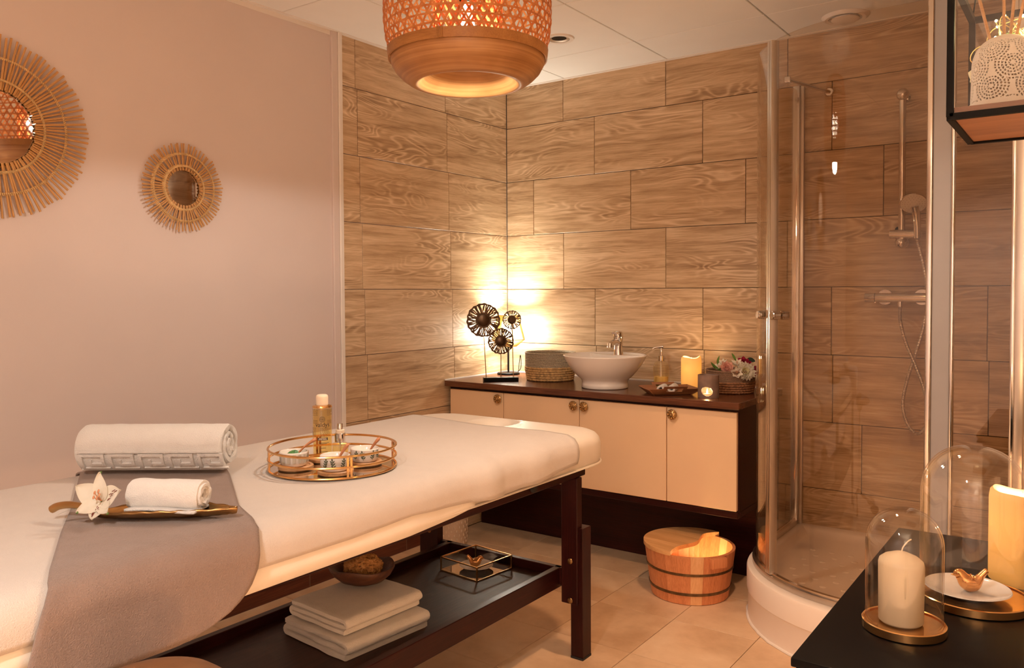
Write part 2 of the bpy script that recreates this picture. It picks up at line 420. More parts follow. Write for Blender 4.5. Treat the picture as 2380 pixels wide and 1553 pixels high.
M['lampcord'] = petal_mat('golden paper cord', (.62, .42, .17), (.78, .56, .27), .5)
M['label'] = plain('dark label', (.06, .035, .03), .5)
M['rubber'] = plain('black rubber', (.01, .01, .01), .7)

# ================================================================== the room
XL, YB, ZC, XR, YR = -2.711, 3.734, 2.388, .75, -1.30
SHX, SHY = -.165, 2.74                      # partition beside the shower
def structure(name, mb, mat, label, cat, **k):
    return tag(mb.build(name, mat, **k), label, cat, kind='structure')
wl = structure('wall_left', MB().rbox(XL-.12, XL, YR, 2.492, 0, ZC).rbox(XL-.12, XL-.010, 2.492, YB+.1, 0, ZC), M['pink'],
               'pale pink painted wall with two sunburst mirrors and a wood look tiled end', 'wall')
wb = structure('wall_back', MB().rbox(XL-.12, XR, YB+.010, YB+.12, 0, ZC), M['grout'], 'wood look tiled wall behind the wash basin and shower', 'wall')
wp = structure('wall_partition', MB().rbox(SHX+.010, XR, SHY, YB+.01, 0, ZC), M['plaster'], 'cream partition wall at the right side of the shower', 'wall')
wr = structure('wall_right', MB().rbox(XR, XR+.1, YR, SHY, 0, ZC), M['plaster'], 'cream painted wall behind the black side table', 'wall')
wf = structure('wall_front', MB().rbox(XL-.12, XR+.1, YR-.1, YR, 0, ZC), M['pink'], 'pale pink painted wall opposite the tiled wall', 'wall')
fl = structure('floor', MB().rbox(XL-.12, XR+.1, YR-.1, YB+.12, -.08, -.006), M['fgrout'], 'beige stone look tiled floor under the massage table', 'floor')
ce = structure('ceiling', MB().rbox(XL-.12, XR+.1, YR-.1, YB+.12, ZC+.012, ZC+.1), M['grid'], 'white suspended ceiling of square panels', 'ceiling')
_tc = {}
def tile_mesh(key, d, bev):
    if key not in _tc:
        m = MB().box((0, 0, 0), d).mesh('tile', False, bev)
        _tc[key] = m
    return _tc[key]
def tile(name, d, loc, mat, parent, rot=(0,0,0), bev=.0012):
    key = (name, tuple(round(x, 3) for x in d), mat.name)
    return link(name, tile_mesh(key, d, bev), mat, parent, loc, 0, rot)
G = .0028
rows = [ZC, 2.166, 1.866, 1.566, 1.266, .966, .666, .366, .066, 0]
# tiles of the left wall: cut, whole and cut piece in each course
for k in range(len(rows)-1):
    z1, z0 = rows[k], rows[k+1]
    ys = [2.494, 2.583+.0118*k, 3.205+.0118*k, YB]
    for a, b in zip(ys, ys[1:]):
        tile('tile', (b-a-G, .009, z1-z0-G), (XL-.0055+random.uniform(-.0006, .0004), (a+b)/2, (z0+z1)/2), M['walltile'], wl, (0, 0, PI/2))
# tiles of the back wall, running bond of thirds, on behind the shower glass
offs = [-2.338, -2.145, -2.530, -2.336, -2.142, -2.135, -2.012, -2.338, -2.145]
for k in range(len(rows)-1):
    z1, z0 = rows[k], rows[k+1]
    xs = [XL] + [offs[k]+.597*i for i in range(-1, 5) if XL+.04 < offs[k]+.597*i < SHX-.04] + [SHX]
    for a, b in zip(xs, xs[1:]):
        tile('tile', (b-a-G, .009, z1-z0-G), ((a+b)/2, YB+.0055+random.uniform(-.0004, .0006), (z0+z1)/2), M['walltile'], wb)
# shower side of the partition
for k in range(len(rows)-1):
    z1, z0 = rows[k], rows[k+1]
    m = 3.14+.2*((k*2) % 3)
    for a, b in zip([SHY, m, YB-.001], [m, YB-.001]):
        tile('tile', (b-a-G, .009, z1-z0-G), (SHX+.0055, (a+b)/2, (z0+z1)/2), M['walltile'], wp, (0, 0, -PI/2))
# floor tiles
FX, FY, FDX, FDY = -1.615, 2.843, .3217, .3470
i0 = math.floor((XL-FX)/FDX); i1 = math.ceil((XR-FX)/FDX); j0 = math.floor((YR-FY)/FDY); j1 = math.ceil((YB-FY)/FDY)
for i in range(i0, i1):
    for j in range(j0, j1):
        a, b = max(XL, FX+i*FDX), min(XR, FX+(i+1)*FDX); c, d = max(YR, FY+j*FDY), min(YB, FY+(j+1)*FDY)
        if b-a < .01 or d-c < .01 or (a > -.2 and c > 2.7): continue
        tile('tile', (b-a-.0022, d-c-.0022, .006), ((a+b)/2, (c+d)/2, -.003), M['floor'], fl, (0, 0, 0), .0008)
# ceiling panels
CX, CY = -1.725, 3.370
for i in range(-2, 5):
    for j in range(-8, 2):
        a, b = max(XL+.012, CX+i*.597), min(XR, CX+(i+1)*.597); c, d = max(YR, CY+(j-1)*.6), min(YB-.012, CY+j*.6)
        if b-a < .02 or d-c < .02: continue
        tile('panel', (b-a-.005, d-c-.005, .014), ((a+b)/2, (c+d)/2, ZC+.007), M['ceil'], ce, (0, 0, 0), .002)
# edge trims
structure('trim_1', MB().rbox(XL-.005, XL+.012, 2.435, 2.470, 0, ZC), M['pink'], 'pink profile strip where the painted wall meets the tiles', 'trim', bevel=.003)
structure('trim_2', MB().rbox(XL-.005, XL+.017, 2.470, 2.4925, 0, ZC), M['trim'], 'white edge strip where the painted wall meets the tiles', 'trim', bevel=.003)
structure('trim_3', MB().rbox(XL-.002, XL+.020, YR, YB, ZC-.004, ZC+.001).rbox(XL-.002, XL+.002, YR, 2.435, ZC-.022, ZC), M['trim'], 'white ceiling edge angle above the pink wall', 'trim')
structure('trim_4', MB().rbox(XL, SHX, YB-.018, YB+.002, ZC-.004, ZC+.001), M['trim'], 'white ceiling edge angle above the tiled wall', 'trim')
bb = structure('baseboard_left', MB().rbox(XL, XL+.010, YR, 3.20, 0, .055), M['fgrout'], 'dark red brown wooden skirting of the pink wall', 'baseboard')
y = YR
while y < 3.2:
    e = min(3.2, y+.597)
    tile('plank', (.0102, e-y-.003, .056), (XL+.0055, (y+e)/2, .0285), M['base_wood'], bb)
    y = e

# ---- ceiling fittings
t = thing('recessed_downlight', 'round recessed ceiling spotlight with dark lens behind the pendant', 'ceiling light', (-1.975, 3.125, ZC))
MB().lathe([(.045, .002), (.048, -.006), (.066, -.007), (.070, .001)], 40).build('ring', M['trim'], t, smooth=True)
MB().lathe([(.0455, -.004), (.034, -.001), (.030, .004)], 40).build('inner_ring', M['alu'], t, smooth=True)
MB().lathe([(.0001, -.0005), (.034, -.0005)], 32).build('lens', M['black'], t)
for sx_, sy_, pw_, lab in ((-.80, 2.20, 'floor_fill', 'added unseen fill spotlight in the ceiling between the massage table and the shower'),
                           (-.60, -.45, 'rear_fill', 'added unseen fill spotlight in the ceiling behind the camera')):
    t = thing('recessed_downlight', lab, 'ceiling light', (sx_, sy_, ZC), 0, 'added ceiling fill spotlights')  # both spots are added out of view to brighten floor, vanity and towels
    MB().lathe([(.045, .002), (.048, -.006), (.066, -.007), (.070, .001)], 40).build('ring', M['trim'], t, smooth=True)
    MB().lathe([(.0001, -.0005), (.045, -.0005)], 32).build('lens', M['fill_lens'], t)
    sl = bpy.data.lights.new('fill_spot_light', 'SPOT'); sl.energy = LP[pw_]; sl.color = (1.0, .56, .30) if pw_ == 'floor_fill' else (1.0, .96, .90); sl.shadow_soft_size = .05; sl.spot_size = math.radians(115 if pw_ == 'floor_fill' else 140); sl.spot_blend = 1.0
    o = bpy.data.objects.new('fill_spot_light', sl); COL.objects.link(o); o.location = (0, 0, -.012); o.parent = t
t = thing('air_vent', 'round white ceiling air valve above the shower', 'vent', (-.862, 3.585, ZC))
MB().lathe([(.062, .0), (.066, -.010), (.080, -.012), (.092, -.004), (.094, .001)], 44).build('ring', M['trim'], t, smooth=True)
MB().lathe([(.0001, -.022), (.045, -.021), (.056, -.014), (.054, -.008), (.0001, -.006)], 40).build('disc', M['trim'], t, smooth=True)

# ================================================================== lamps
# pendant of coiled and woven bamboo
PX, PY = -1.444, 1.806
t = thing('pendant_lamp', 'large woven bamboo pendant lamp with coiled wooden bowl above the massage table', 'lamp', (PX, PY, 0))
out = [(.214, 1.913), (.217, 1.900), (.214, 1.888), (.203, 1.868), (.186, 1.851), (.168, 1.8385), (.155, 1.8325), (.146, 1.8315), (.139, 1.8345)]
inn = [(.131, 1.842), (.119, 1.857), (.103, 1.876), (.086, 1.891), (.070, 1.900), (.058, 1.903), (.056, 1.908), (.075, 1.908), (.100, 1.899), (.125, 1.880), (.160, 1.857), (.190, 1.872), (.206, 1.892), (.209, 1.913)]
MB().lathe(out+inn, 96, closed=True).build('bowl', M['bowl'], t, smooth=True, angle=50)
MB().lathe([(.2185, 1.900), (.2225, 1.900), (.2255, 1.926), (.2215, 1.926)], 96, closed=True).build('band', M['bamboo'], t, smooth=True)
b = MB()
for k in range(5):
    a = math.atan2(-PY, -PX)-.36+.016*k
    b.box((.2245*math.cos(a), .2245*math.sin(a), 1.913), (.005, .003, .029), Matrix.Rotation(a, 3, 'Z'))
b.build('binding', M['bamboo'], t)
cage = [(1.918, .2205), (1.96, .2300), (2.00, .2350), (2.04, .2362), (2.08, .2330), (2.13, .2230), (2.18, .2040), (2.215, .184)]
def ribbon(mb, pts, wdt, tang, off=0.0, th=.0009):
    # flat strip through pts; tang(p) gives the outward normal
    m = len(pts); V = []
    for i, p in enumerate(pts):
        d = (pts[min(i+1, m-1)]-pts[max(i-1, 0)]).normalized(); n = tang(p); s = d.cross(n).normalized()
        c = p+n*off
        for q in (c+s*wdt/2, c-s*wdt/2, c-s*wdt/2-n*th, c+s*wdt/2-n*th): V.append(q)
    F = []
    for i in range(m-1):
        for k in range(4): F.append((i*4+k, i*4+(k+1) % 4, (i+1)*4+(k+1) % 4, (i+1)*4+k))
    mb.add(V, F)
def nrm(p): return Vector((p.x, p.y, 0)).normalized()
hb = MB()
for k, z in enumerate([1.938, 1.960, 1.982, 2.006, 2.030, 2.052, 2.078, 2.104, 2.13, 2.156, 2.18, 2.205]):
    r = interp(cage, z)
    ribbon(hb, [Vector((r*math.cos(2*PI*i/72), r*math.sin(2*PI*i/72), z+.002*math.sin(i*.35+k))) for i in range(73)], .0055, nrm, .0006*(k % 2))
tag(hb.build('woven_hoops', M['strip'], t), kind='stuff')
hd = MB()
ND = 46
for s in (-1, 1):
    for k in range(ND):
        a0 = 2*PI*k/ND+random.uniform(-.012, .012)
        pts = []
        for i in range(19):
            u = i/18; z = lerp(1.918, 2.215, u); r = interp(cage, z); a = a0+s*u*.80
            pts.append(Vector((r*math.cos(a), r*math.sin(a), z)))
        ribbon(hd, pts, .0058, nrm, -.0009 if s < 0 else -.0018)
tag(hd.build('woven_strips', M['strip'], t), kind='stuff')
ib = MB()
for s in (-1, 1):
    for k in range(22):
        a0 = 2*PI*k/22; pts = []
        for i in range(15):
            u = i/14; z = lerp(1.925, 2.10, u); a = a0+s*u*1.1; pts.append(Vector((.098*math.cos(a), .098*math.sin(a), z)))
        ribbon(ib, pts, .007, nrm)
tag(ib.build('inner_sleeve', M['strip'], t), kind='stuff')
MB().torus((0, 0, 2.216), .184, .005, 72, 8).build('top_ring', M['bamboo'], t, smooth=True)
b = MB()
for k in range(3):
    a = 2*PI*k/3+.4; b.cyl((.018*math.cos(a), .018*math.sin(a), 2.214), (.184*math.cos(a), .184*math.sin(a), 2.216), .0025, 6)
b.build('spider', M['blackm'], t)
MB().lathe([(.0001, 2.21), (.02, 2.21), (.02, 2.12), (.024, 2.11), (.024, 2.06), (.0001, 2.06)], 20).build('socket', M['blackm'], t, smooth=True)
MB().cyl((0, 0, 2.20), (0, 0, ZC), .003, 8).build('cord', M['blackm'], t)
MB().lathe([(.0001, ZC-.03), (.03, ZC-.028), (.045, ZC-.012), (.047, ZC)], 28).build('ceiling_rose', M['trim'], t, smooth=True)
MB().lathe([(.0001, 1.905), (.018, 1.909), (.032, 1.922), (.037, 1.942), (.032, 1.965), (.02, 1.995), (.014, 2.06), (.0001, 2.06)], 28).build('bulb', M['bulb'], t, smooth=True)
sp = bpy.data.lights.new('bulb_light', 'SPOT'); sp.spot_size = math.radians(173); sp.spot_blend = .12; sp.energy = LP['pendant']; sp.color = WARM; sp.shadow_soft_size = .045
o = bpy.data.objects.new('bulb_light', sp); COL.objects.link(o); o.location = (0, 0, 1.842); o.parent = t
point('cage_light', (0, 0, 2.03), LP['pendant_up'], (1, .84, .64), .06, t)

# unseen floor lamp and salt lamp, added to give soft warm fill
t = thing('fill_floor_lamp', 'added fill light built as a linen shaded floor lamp in the corner behind the side table', 'lamp', (.33, -.92, 0))
MB().lathe([(.0001, .03), (.12, .028), (.14, .018), (.142, 0), (.0001, 0)], 40).build('base', M['blackm'], t, smooth=True)
MB().cyl((0, 0, .02), (0, 0, 1.50), .010, 12).build('pole', M['blackm'], t, smooth=True)
MB().lathe([(.21, 1.36), (.165, 1.72)], 56).build('shade', M['fabric'], t, smooth=True)
MB().sphere((0, 0, 1.55), .035).build('bulb', M['bulb2'], t, smooth=True)
point('bulb_light', (0, 0, 1.56), LP['fill_floor_lamp'], CREAM, .10, t)
t = thing('fill_salt_lamp', 'added orange fill light shaped as a salt crystal lamp on the floor beside the camera', 'lamp', (.30, .52, 0))  # invented lamp out of view, adds orange light to the lower room
MB().lathe([(.0001, .0005), (.085, .0005), (.088, .004), (.086, .024), (.0001, .025)], 36).build('base', M['traywood'], t, smooth=True, angle=40)
bm = bmesh.new(); bmesh.ops.create_icosphere(bm, subdivisions=3, radius=1)
for v in bm.verts:
    c = v.co.copy(); d = 1+.22*noise.noise(c*1.7)+.08*noise.noise(c*5); v.co = Vector((c.x*.075*d, c.y*.07*d, .135+c.z*.11*d))
me = bpy.data.meshes.new('crystal'); bm.to_mesh(me); bm.free()
link('crystal', me, emit('fill light salt crystal', (1.0, .40, .14), 2.2), t)
point('warm_fill_light', (-.10, .04, .16), LP['salt'], (1, .50, .22), .06, t)

# ================================================================== massage table
def W(t): return tuple(-x for x in t.location)
def at_world(mb, name, mat, t, **k): return mb.build(name, mat, t, loc=W(t), **k)
def rr_outline(x0, x1, y0, y1, r, inset, n=10, m=26):
    x0 += inset; x1 -= inset; y0 += inset; y1 -= inset; r = max(r-inset, .004)
    P = []
    cs = [(x1-r, y1-r, 0), (x0+r, y1-r, PI/2), (x0+r, y0+r, PI), (x1-r, y0+r, 1.5*PI)]
    for k, (cx, cy, a) in enumerate(cs):
        for i in range(n): q = a+PI/2*i/(n-1); P.append((cx+r*math.cos(q), cy+r*math.sin(q)))
        nx = cs[(k+1) % 4]; a1 = a+PI/2
        e = (nx[0]+r*math.cos(nx[2]), nx[1]+r*math.sin(nx[2])); s = P[-1]
        for i in range(1, m): P.append((lerp(s[0], e[0], i/m), lerp(s[1], e[1], i/m)))
    return P
TX0, TX1, TY0, TY1, TZ0, TZ1 = -2.165, -1.355, .30, 2.51, .664, .775
t = thing('massage_table', 'padded cream massage table with dark mahogany frame and lower shelf', 'massage table', (-1.76, 1.40, 0))
prof = [(.30, TZ0), (.02, TZ0), (.006, .670), (.003, .680), (0, .694), (0, .735), (.005, .752), (.016, .765), (.034, .772), (.06, .7745)]
prof += [(.06+.02*i, TZ1) for i in range(1, 17)]+[(.403, TZ1)]
mb = MB(); V = []; rings_n = None
for ins, z in prof:
    O = rr_outline(TX0, TX1, TY0, TY1, .15, ins, 12, 40)
    rings_n = len(O)
    for x, y in O:
        zz = z
        if z > .77:
            e = math.hypot((x+1.785)/.075, (y-2.365)/.082)
            s = min(1, max(0, (1.22-e)/.55)); s = s*s*(3-2*s); zz -= .085*s
        V.append((x, y, zz))
F = [(j*rings_n+i, j*rings_n+(i+1) % rings_n, (j+1)*rings_n+(i+1) % rings_n, (j+1)*rings_n+i) for j in range(len(prof)-1) for i in range(rings_n)]
at_world(MB().add(V, F), 'mattress', M['cream'], t, smooth=True, angle=60)
at_world(MB().tube([(x, y, .6725) for x, y in rr_outline(TX0, TX1, TY0, TY1, .15, .0, 12, 40)], .0035, 6, closed=True), 'piping', M['cream'], t, smooth=True)
# frame rails
at_world(MB().rbox(-1.445, -1.415, .40, 2.40, .622, .664), 'frame_rail', M['wenge'], t, bevel=.003)
at_world(MB().rbox(-2.115, -2.085, .40, 2.40, .600, .664), 'frame_rail', M['wenge'], t, bevel=.003)
at_world(MB().rbox(-2.085, -1.445, 2.345, 2.375, .622, .664), 'end_rail', M['wengex'], t, bevel=.003)
at_world(MB().rbox(-2.085, -1.445, .45, .48, .622, .664), 'end_rail', M['wengex'], t, bevel=.003)
for sx, xu0, xu1, xl0, xl1 in ((1, -1.473, -1.410, -1.443, -1.395), (-1, -2.120, -2.030, -2.125, -2.075)):
    for yy, sy in ((2.350, 1), (.62, -1)):
        at_world(MB().rbox(xu0, xu1, yy-.016, yy+.018, .190, .622), 'leg', M['wengez'], t, bevel=.002)
        at_world(MB().rbox(xl0, xl1, yy-.004 if sx > 0 else yy+.018, yy+.052, .008, .45), 'leg_extension', M['wengez'], t, bevel=.002)
        at_world(MB().rbox(xl0, xl1, yy-.004 if sx > 0 else yy+.018, yy+.052, 0, .008), 'foot_pad', M['rubber'], t)
        for zb in (.337, .202):
            at_world(MB().lathe([(.0001, .004), (.005, .0035), (.009, .002), (.010, 0)], 16).xf(Matrix.Translation(((xu0+xu1)/2+.004, yy-.0162, zb)) @ Matrix.Rotation(PI/2, 4, 'X')), 'bolt', M['oldgold'], t, smooth=True)
at_world(MB().lathe([(.0001, .012), (.010, .012), (.012, .008), (.012, 0)], 18).xf(Matrix.Translation((-1.4148, 2.075, .640)) @ Matrix.Rotation(PI/2, 4, 'Y')), 'knob', M['rubber'], t, smooth=True)
# lower shelf tray
SHZ = .268
at_world(MB().rbox(-1.515, -1.490, .62, 2.372, .232, .300), 'shelf_rail', M['wenge'], t, bevel=.002)
at_world(MB().rbox(-2.005, -1.980, .62, 2.372, .232, .300), 'shelf_rail', M['wenge'], t, bevel=.002)
at_world(MB().rbox(-2.045, -1.473, 2.351, 2.373, .240, .300), 'shelf_end_rail', M['wengex'], t, bevel=.002)
at_world(MB().rbox(-2.045, -1.473, .60, .622, .240, .300), 'shelf_end_rail', M['wengex'], t, bevel=.002)
at_world(MB().rbox(-1.980, -1.515, .622, 2.351, .250, SHZ), 'shelf_panel', M['shelfwood'], t)

# ---- covers: fitted cover, terry sheet and fleece runner lie over the table
def section(off, zf, zb):
    x0, x1, zt = TX0-off, TX1+off, TZ1+off
    P = [(x0, zb), (x0, lerp(zb, .74, .5)), (x0+.000, .735), (x0+.006, .756), (x0+.022, zt-.009), (x0+.05, zt-.001)]
    P += [(lerp(x0+.05, x1-.05, i/24), zt) for i in range(1, 25)]
    P += [(x1-.022, zt-.009), (x1-.006, .756), (x1, .735), (x1+.001, lerp(zf, .735, .6)), (x1+.001, lerp(zf, .735, .3)), (x1, zf)]
    return P
def cover(name, mat, label, off, front, back, y0, y1, thick, ny=70, wr=.0012, wx=0, seed=0):
    # y0/y1/front: functions; s is the share of the way across the table
    Pn = section(off, .7, .7); ns = len(Pn)-1
    mb = MB()
    def fn(u, v):
        i = int(round(u*ns)); yy0, yy1 = y0(u), y1(u); yy = lerp(yy0, yy1, v)
        P = section(off, front(yy), back)[i]
        x, z = P; n1 = nz(x*7+seed, yy*5, z*7); n2 = nz(x*19, yy*16+seed, z*19)
        w_ = wr*(n1+.5*n2)
        if i > ns-6: x += abs(w_)*2.2+wx*(nz(yy*9, seed, 1.3)+.35)*((i-ns+6)/6)
        elif i < 6: x -= abs(w_)
        else: z += abs(w_)
        return (x, yy, z)
    mb.grid(ns, ny, fn)
    o = mb.build(name, mat, smooth=True, angle=80, solid=thick, off=1)
    return tag(o, label, 'sheet')
cover('fitted_cover', M['fitted'], 'ivory elastic fitted cover showing under the hem of the terry sheet', .0015, lambda y: interp([(.3, .655), (1.45, .656), (1.62, .664), (1.70, .672)], y), .66,
      lambda u: .33, lambda u: 1.71, .0012, 60, .0002)
hemz = [(.3, .701), (.54, .701), (1.0, .702), (1.26, .700), (1.46, .707), (1.68, .692), (1.82, .681), (2.0, .684), (2.23, .698)]
def sheet_end(u):
    return interp([(0, 2.31), (.18, 2.305), (.35, 2.275), (.5, 2.252), (.58, 2.262), (.72, 2.285), (.80, 2.270), (.88, 2.245), (1, 2.232)], u)
def sheet_fn():
    mbx = MB(); off = .006; base = section(off, .7, .7); ns = len(base)-1
    def fn(u, v):
        i = int(round(u*ns)); yy = lerp(.33, sheet_end(u), v); x, z = section(off, interp(hemz, yy), .69)[i]
        # soft folds running down from the corner near the head end
        k = max(0, min(1, (yy-1.45)/.3)); dn = max(0, (x+1.72)/.38) if i < ns-5 else 1
        f = (math.sin((yy*2.2+x*1.5)*11)*.5+nz(x*6, yy*6, 3)*.9)*.0135*k*min(1, max(0, dn))
        e = math.hypot((x+1.785)/.085, (yy-2.365)/.10)
        if 6 <= i <= ns-6:
            z += max(-.001, f*.9)+.0012*abs(nz(x*9, yy*9, 0))+.0035*math.exp(-((yy-1.56-.25*(x+1.6))/.012)**2)*max(0, min(1, (x+1.75)*5))
            s = min(1, max(0, (1.15-e)/.6)); z -= .03*s*s
        elif i > ns-6:
            x += max(0, f*1.5+.004*k)+.0012*abs(nz(1, yy*9, z*9))
        return (x, yy, z)
    return mbx.grid(ns, 110, fn)
o = sheet_fn().build('terry_sheet', M['sheet'], smooth=True, angle=80, solid=.003, off=1)
tag(o, 'peach white terry sheet spread over the massage table', 'sheet')
# taupe fleece runner
def runner():
    mbx = MB(); off = .0125; base = section(off, .622, .62); ns = len(base)-1
    L = [0]
    for a, b in zip(base, base[1:]): L.append(L[-1]+math.hypot(b[0]-a[0], b[1]-a[1]))
    tot = L[-1]
    def fn(u, v):
        s = u*tot; i = 0
        while i < ns-1 and L[i+1] < s: i += 1
        q = (s-L[i])/(L[i+1]-L[i]); x = lerp(base[i][0], base[i+1][0], q); z = lerp(base[i][1], base[i+1][1], q)
        d = tot-s                                            # way left to the front hem
        yl = interp([(0, .560), (.05, .568), (.12, .592), (.19, .630), (.42, .760), (.56, .845), (.92, 1.045), (1.1, 1.08)], d)
        yr = interp([(0, .84), (.008, .875), (.018, .915), (.035, .948), (.055, .974), (.09, .996), (.14, 1.006), (.19, 1.030), (.30, 1.075), (.58, 1.25), (.92, 1.44), (1.1, 1.47)], d)
        yy = lerp(yl, yr, v)
        wv = .004*nz(x*5, yy*6, z*4)+.0025*math.sin(yy*26+x*7)*max(0, 1-d/.25)
        if x > TX1-.02: x += .004+abs(wv)*1.2+.010*max(0, 1-d/.10)
        else: z += abs(wv)*.5
        return (x, yy, z)
    return mbx.grid(90, 40, fn)
tag(runner().build('fleece_runner', M['blanket'], smooth=True, angle=80, solid=.005, off=1), 'taupe fleece runner hanging over the near edge of the massage table', 'blanket')
ZT = TZ1+.0205                                            # top of the runner
ZS = TZ1+.0105                                            # top of the sheet

# ---- towels
def roll_towel(R, length, turns, th, seed, flat=.9, n=110, m=34, tail=.0):
    # spiral section extruded along x, with terry unevenness
    mb = MB(); sec = []
    for i in range(n+1):
        u = i/n; a = 2*PI*turns*(1-u); r = R-(R-.012)*(1-u) if False else lerp(.010, R-th/2, u)
        sec.append((a, r))
    Vv = []; Ff = []
    for j in range(m+1):
        x = (j/m-.5)*length
        e = min(j, m-j)
        for i, (a, r) in enumerate(sec):
            for s in (1, -1):
                rr = r+s*th/2*(1.0 if 0 < e else .7)+.0016*nz(a*2.2+seed, x*34, r*40+s)
                aa = -a+PI*1.35
                xx = x+ (.004*nz(a*1.5, seed, 2)+.003*math.sin(r*260+seed) if e == 0 else 0)
                Vv.append((xx, rr*math.cos(aa), rr*math.sin(aa)*flat+R*flat+.0005))
    q = 2*(n+1)
    for j in range(m):
        for i in range(n):
            for s in (0, 1):
                a = j*q+2*i+s; Ff.append((a, a+2, a+2+q, a+q))
        for i in (0, n): a = j*q+2*i; Ff.append((a, a+1, a+1+q, a+q))
    for j in (0, m):
        for i in range(n): a = j*q+2*i; Ff.append((a, a+1, a+3, a+2))
    return mb.add(Vv, Ff)
CR = YAW                                                   # things lying square to the camera
t = thing('rolled_bath_towel', 'large white rolled towel with Greek key border on the taupe runner', 'towel', (-1.955, 1.165, ZT), CR)
TR = .069
roll_towel(TR, .365, 2.6, .0185, 3.0, .92, 120, 40).build('towel_roll', M['towel'], t, smooth=True, angle=70)
# Greek key border woven proud of the pile, low on the side that faces the room
def on_roll(x, s, lift, R=TR+.0004, flat=.92):
    a = PI+.18+s/R
    return (x, (R+lift)*math.cos(a), (R+lift)*math.sin(a)*flat+TR*flat+.0005)
def key_strip(mb, x0, x1, s0, s1, lift=.0028):
    nx_ = max(1, int(abs(x1-x0)/.012)); ny_ = max(1, int(abs(s1-s0)/.006))
    g = [[on_roll(lerp(x0, x1, i/nx_), lerp(s0, s1, j/ny_), lift if True else 0) for i in range(nx_+1)] for j in range(ny_+1)]
    b0 = [[on_roll(lerp(x0, x1, i/nx_), lerp(s0, s1, j/ny_), -.003) for i in range(nx_+1)] for j in range(ny_+1)]
    k = (nx_+1)*(ny_+1); Vv = [p for r in g for p in r]+[p for r in b0 for p in r]; Ff = []
    for j in range(ny_):
        for i in range(nx_):
            a = j*(nx_+1)+i; Ff.append((a, a+1, a+nx_+2, a+nx_+1))
    ring = [i for i in range(nx_+1)]+[(j)*(nx_+1)+nx_ for j in range(1, ny_+1)]+[ny_*(nx_+1)+i for i in range(nx_-1, -1, -1)]+[j*(nx_+1) for j in range(ny_-1, 0, -1)]
    for a, b in zip(ring, ring[1:]+ring[:1]): Ff.append((a, b, b+k, a+k))
    mb.add(Vv, Ff)
kb = MB(); S0, S1 = -.004, .050; wd = .0075
key_strip(kb, -.178, .178, S0-.007, S0-.002, .002)
key_strip(kb, -.178, .178, S1+.002, S1+.007, .002)
x = -.172
while x < .15:
    key_strip(kb, x, x+.062, S0, S0+wd); key_strip(kb, x, x+wd, S0+wd, S1); key_strip(kb, x+.062-wd, x+.062, S0+wd, S0+.036)
    key_strip(kb, x+.022, x+.062-wd, S0+.036-wd, S0+.036); key_strip(kb, x+.022, x+.022+wd, S0+.018, S0+.036-wd)
    key_strip(kb, x+wd, x+.070, S1-wd, S1)
    x += .074
kb.build('key_border', M['towel'], t, smooth=True, angle=40)

# leaf shaped brass dish with small towel and flower
LD = thing('leaf_dish', 'long brass leaf shaped dish with curled stem on the taupe runner', 'dish', (-1.545, .905, ZT), math.radians(34))
def leaf_outline(u): return .050*math.sin(PI*min(1, u**.85))**.75*(1-.25*u) if 0 < u < 1 else 0
mb = MB()
def leaf_fn(u, v):
    x = lerp(-.115, .165, u); h = leaf_outline(u); y = (v-.5)*2*h
    z = .004+.020*(abs(v-.5)*2)**2*(.5+.5*math.sin(PI*u))+.040*max(0, u-.62)**1.6+.012*max(0, .15-u)
    z += .0010*math.sin(abs(v-.5)*40+u*50)
    return (x, y+.012*math.sin(u*2.2), z)
mb.grid(40, 16, leaf_fn)
mb.build('blade', M['oldgold'], LD, smooth=True, angle=60, solid=.004, off=1, weld=True)
MB().tube(cr([(-.100, .000, .009), (-.135, .004, .020), (-.175, .012, .024), (-.205, .018, .020), (-.222, .022, .012)], 6), lambda i: .0055+.0028*min(1, i/20), 10).build('stem', M['oldgold'], LD, smooth=True)
MB().tube(cr([(-.10, .001, .0085), (0, .010, .0065), (.10, .012, .012), (.15, .009, .020)], 6), .0022, 6).build('midrib', M['oldgold'], LD, smooth=True)
t = thing('rolled_face_towel', 'small white rolled face towel lying in the brass leaf dish', 'towel', (-1.535, .935, ZT+.014), math.radians(30))
roll_towel(.034, .150, 3.2, .0085, 9.0, .94, 110, 24).build('towel_roll', M['towel'], t, smooth=True, angle=70)
mb = MB(); mb.grid(16, 8, lambda u, v: (lerp(-.072, .074, u), lerp(-.045, .02, v), .0015+.006*(1-v)*(.6+.4*math.sin(u*5))))
mb.build('towel_flap', M['towel'], t, smooth=True, solid=.005, off=1)
def petal_grid(mb, L, Wd, M4, curl=.25, cup=.2, nu=8, nv=10, tip=.35, ruffle=0):
    def fn(u, v):
        w_ = Wd*math.sin(PI*(.06+.94*v)**tip_exp)**.8 if False else Wd*(math.sin(PI*min(1, (.04+.96*v)**.72))**.75)
        if v >= 1: w_ = Wd*.02
        x = (u-.5)*2*w_; y = v*L; z = cup*L*(abs(u-.5)*2)**2*.35+curl*L*v*v+ruffle*math.sin(u*17+v*4)*v
        return M4 @ Vector((x, y, z))
    tip_exp = tip
    mb.grid(nu, nv, fn); return mb
def RT(az, el, base=(0,0,0)):
    return Matrix.Translation(base) @ Matrix.Rotation(az, 4, 'Z') @ Matrix.Rotation(el, 4, 'X')
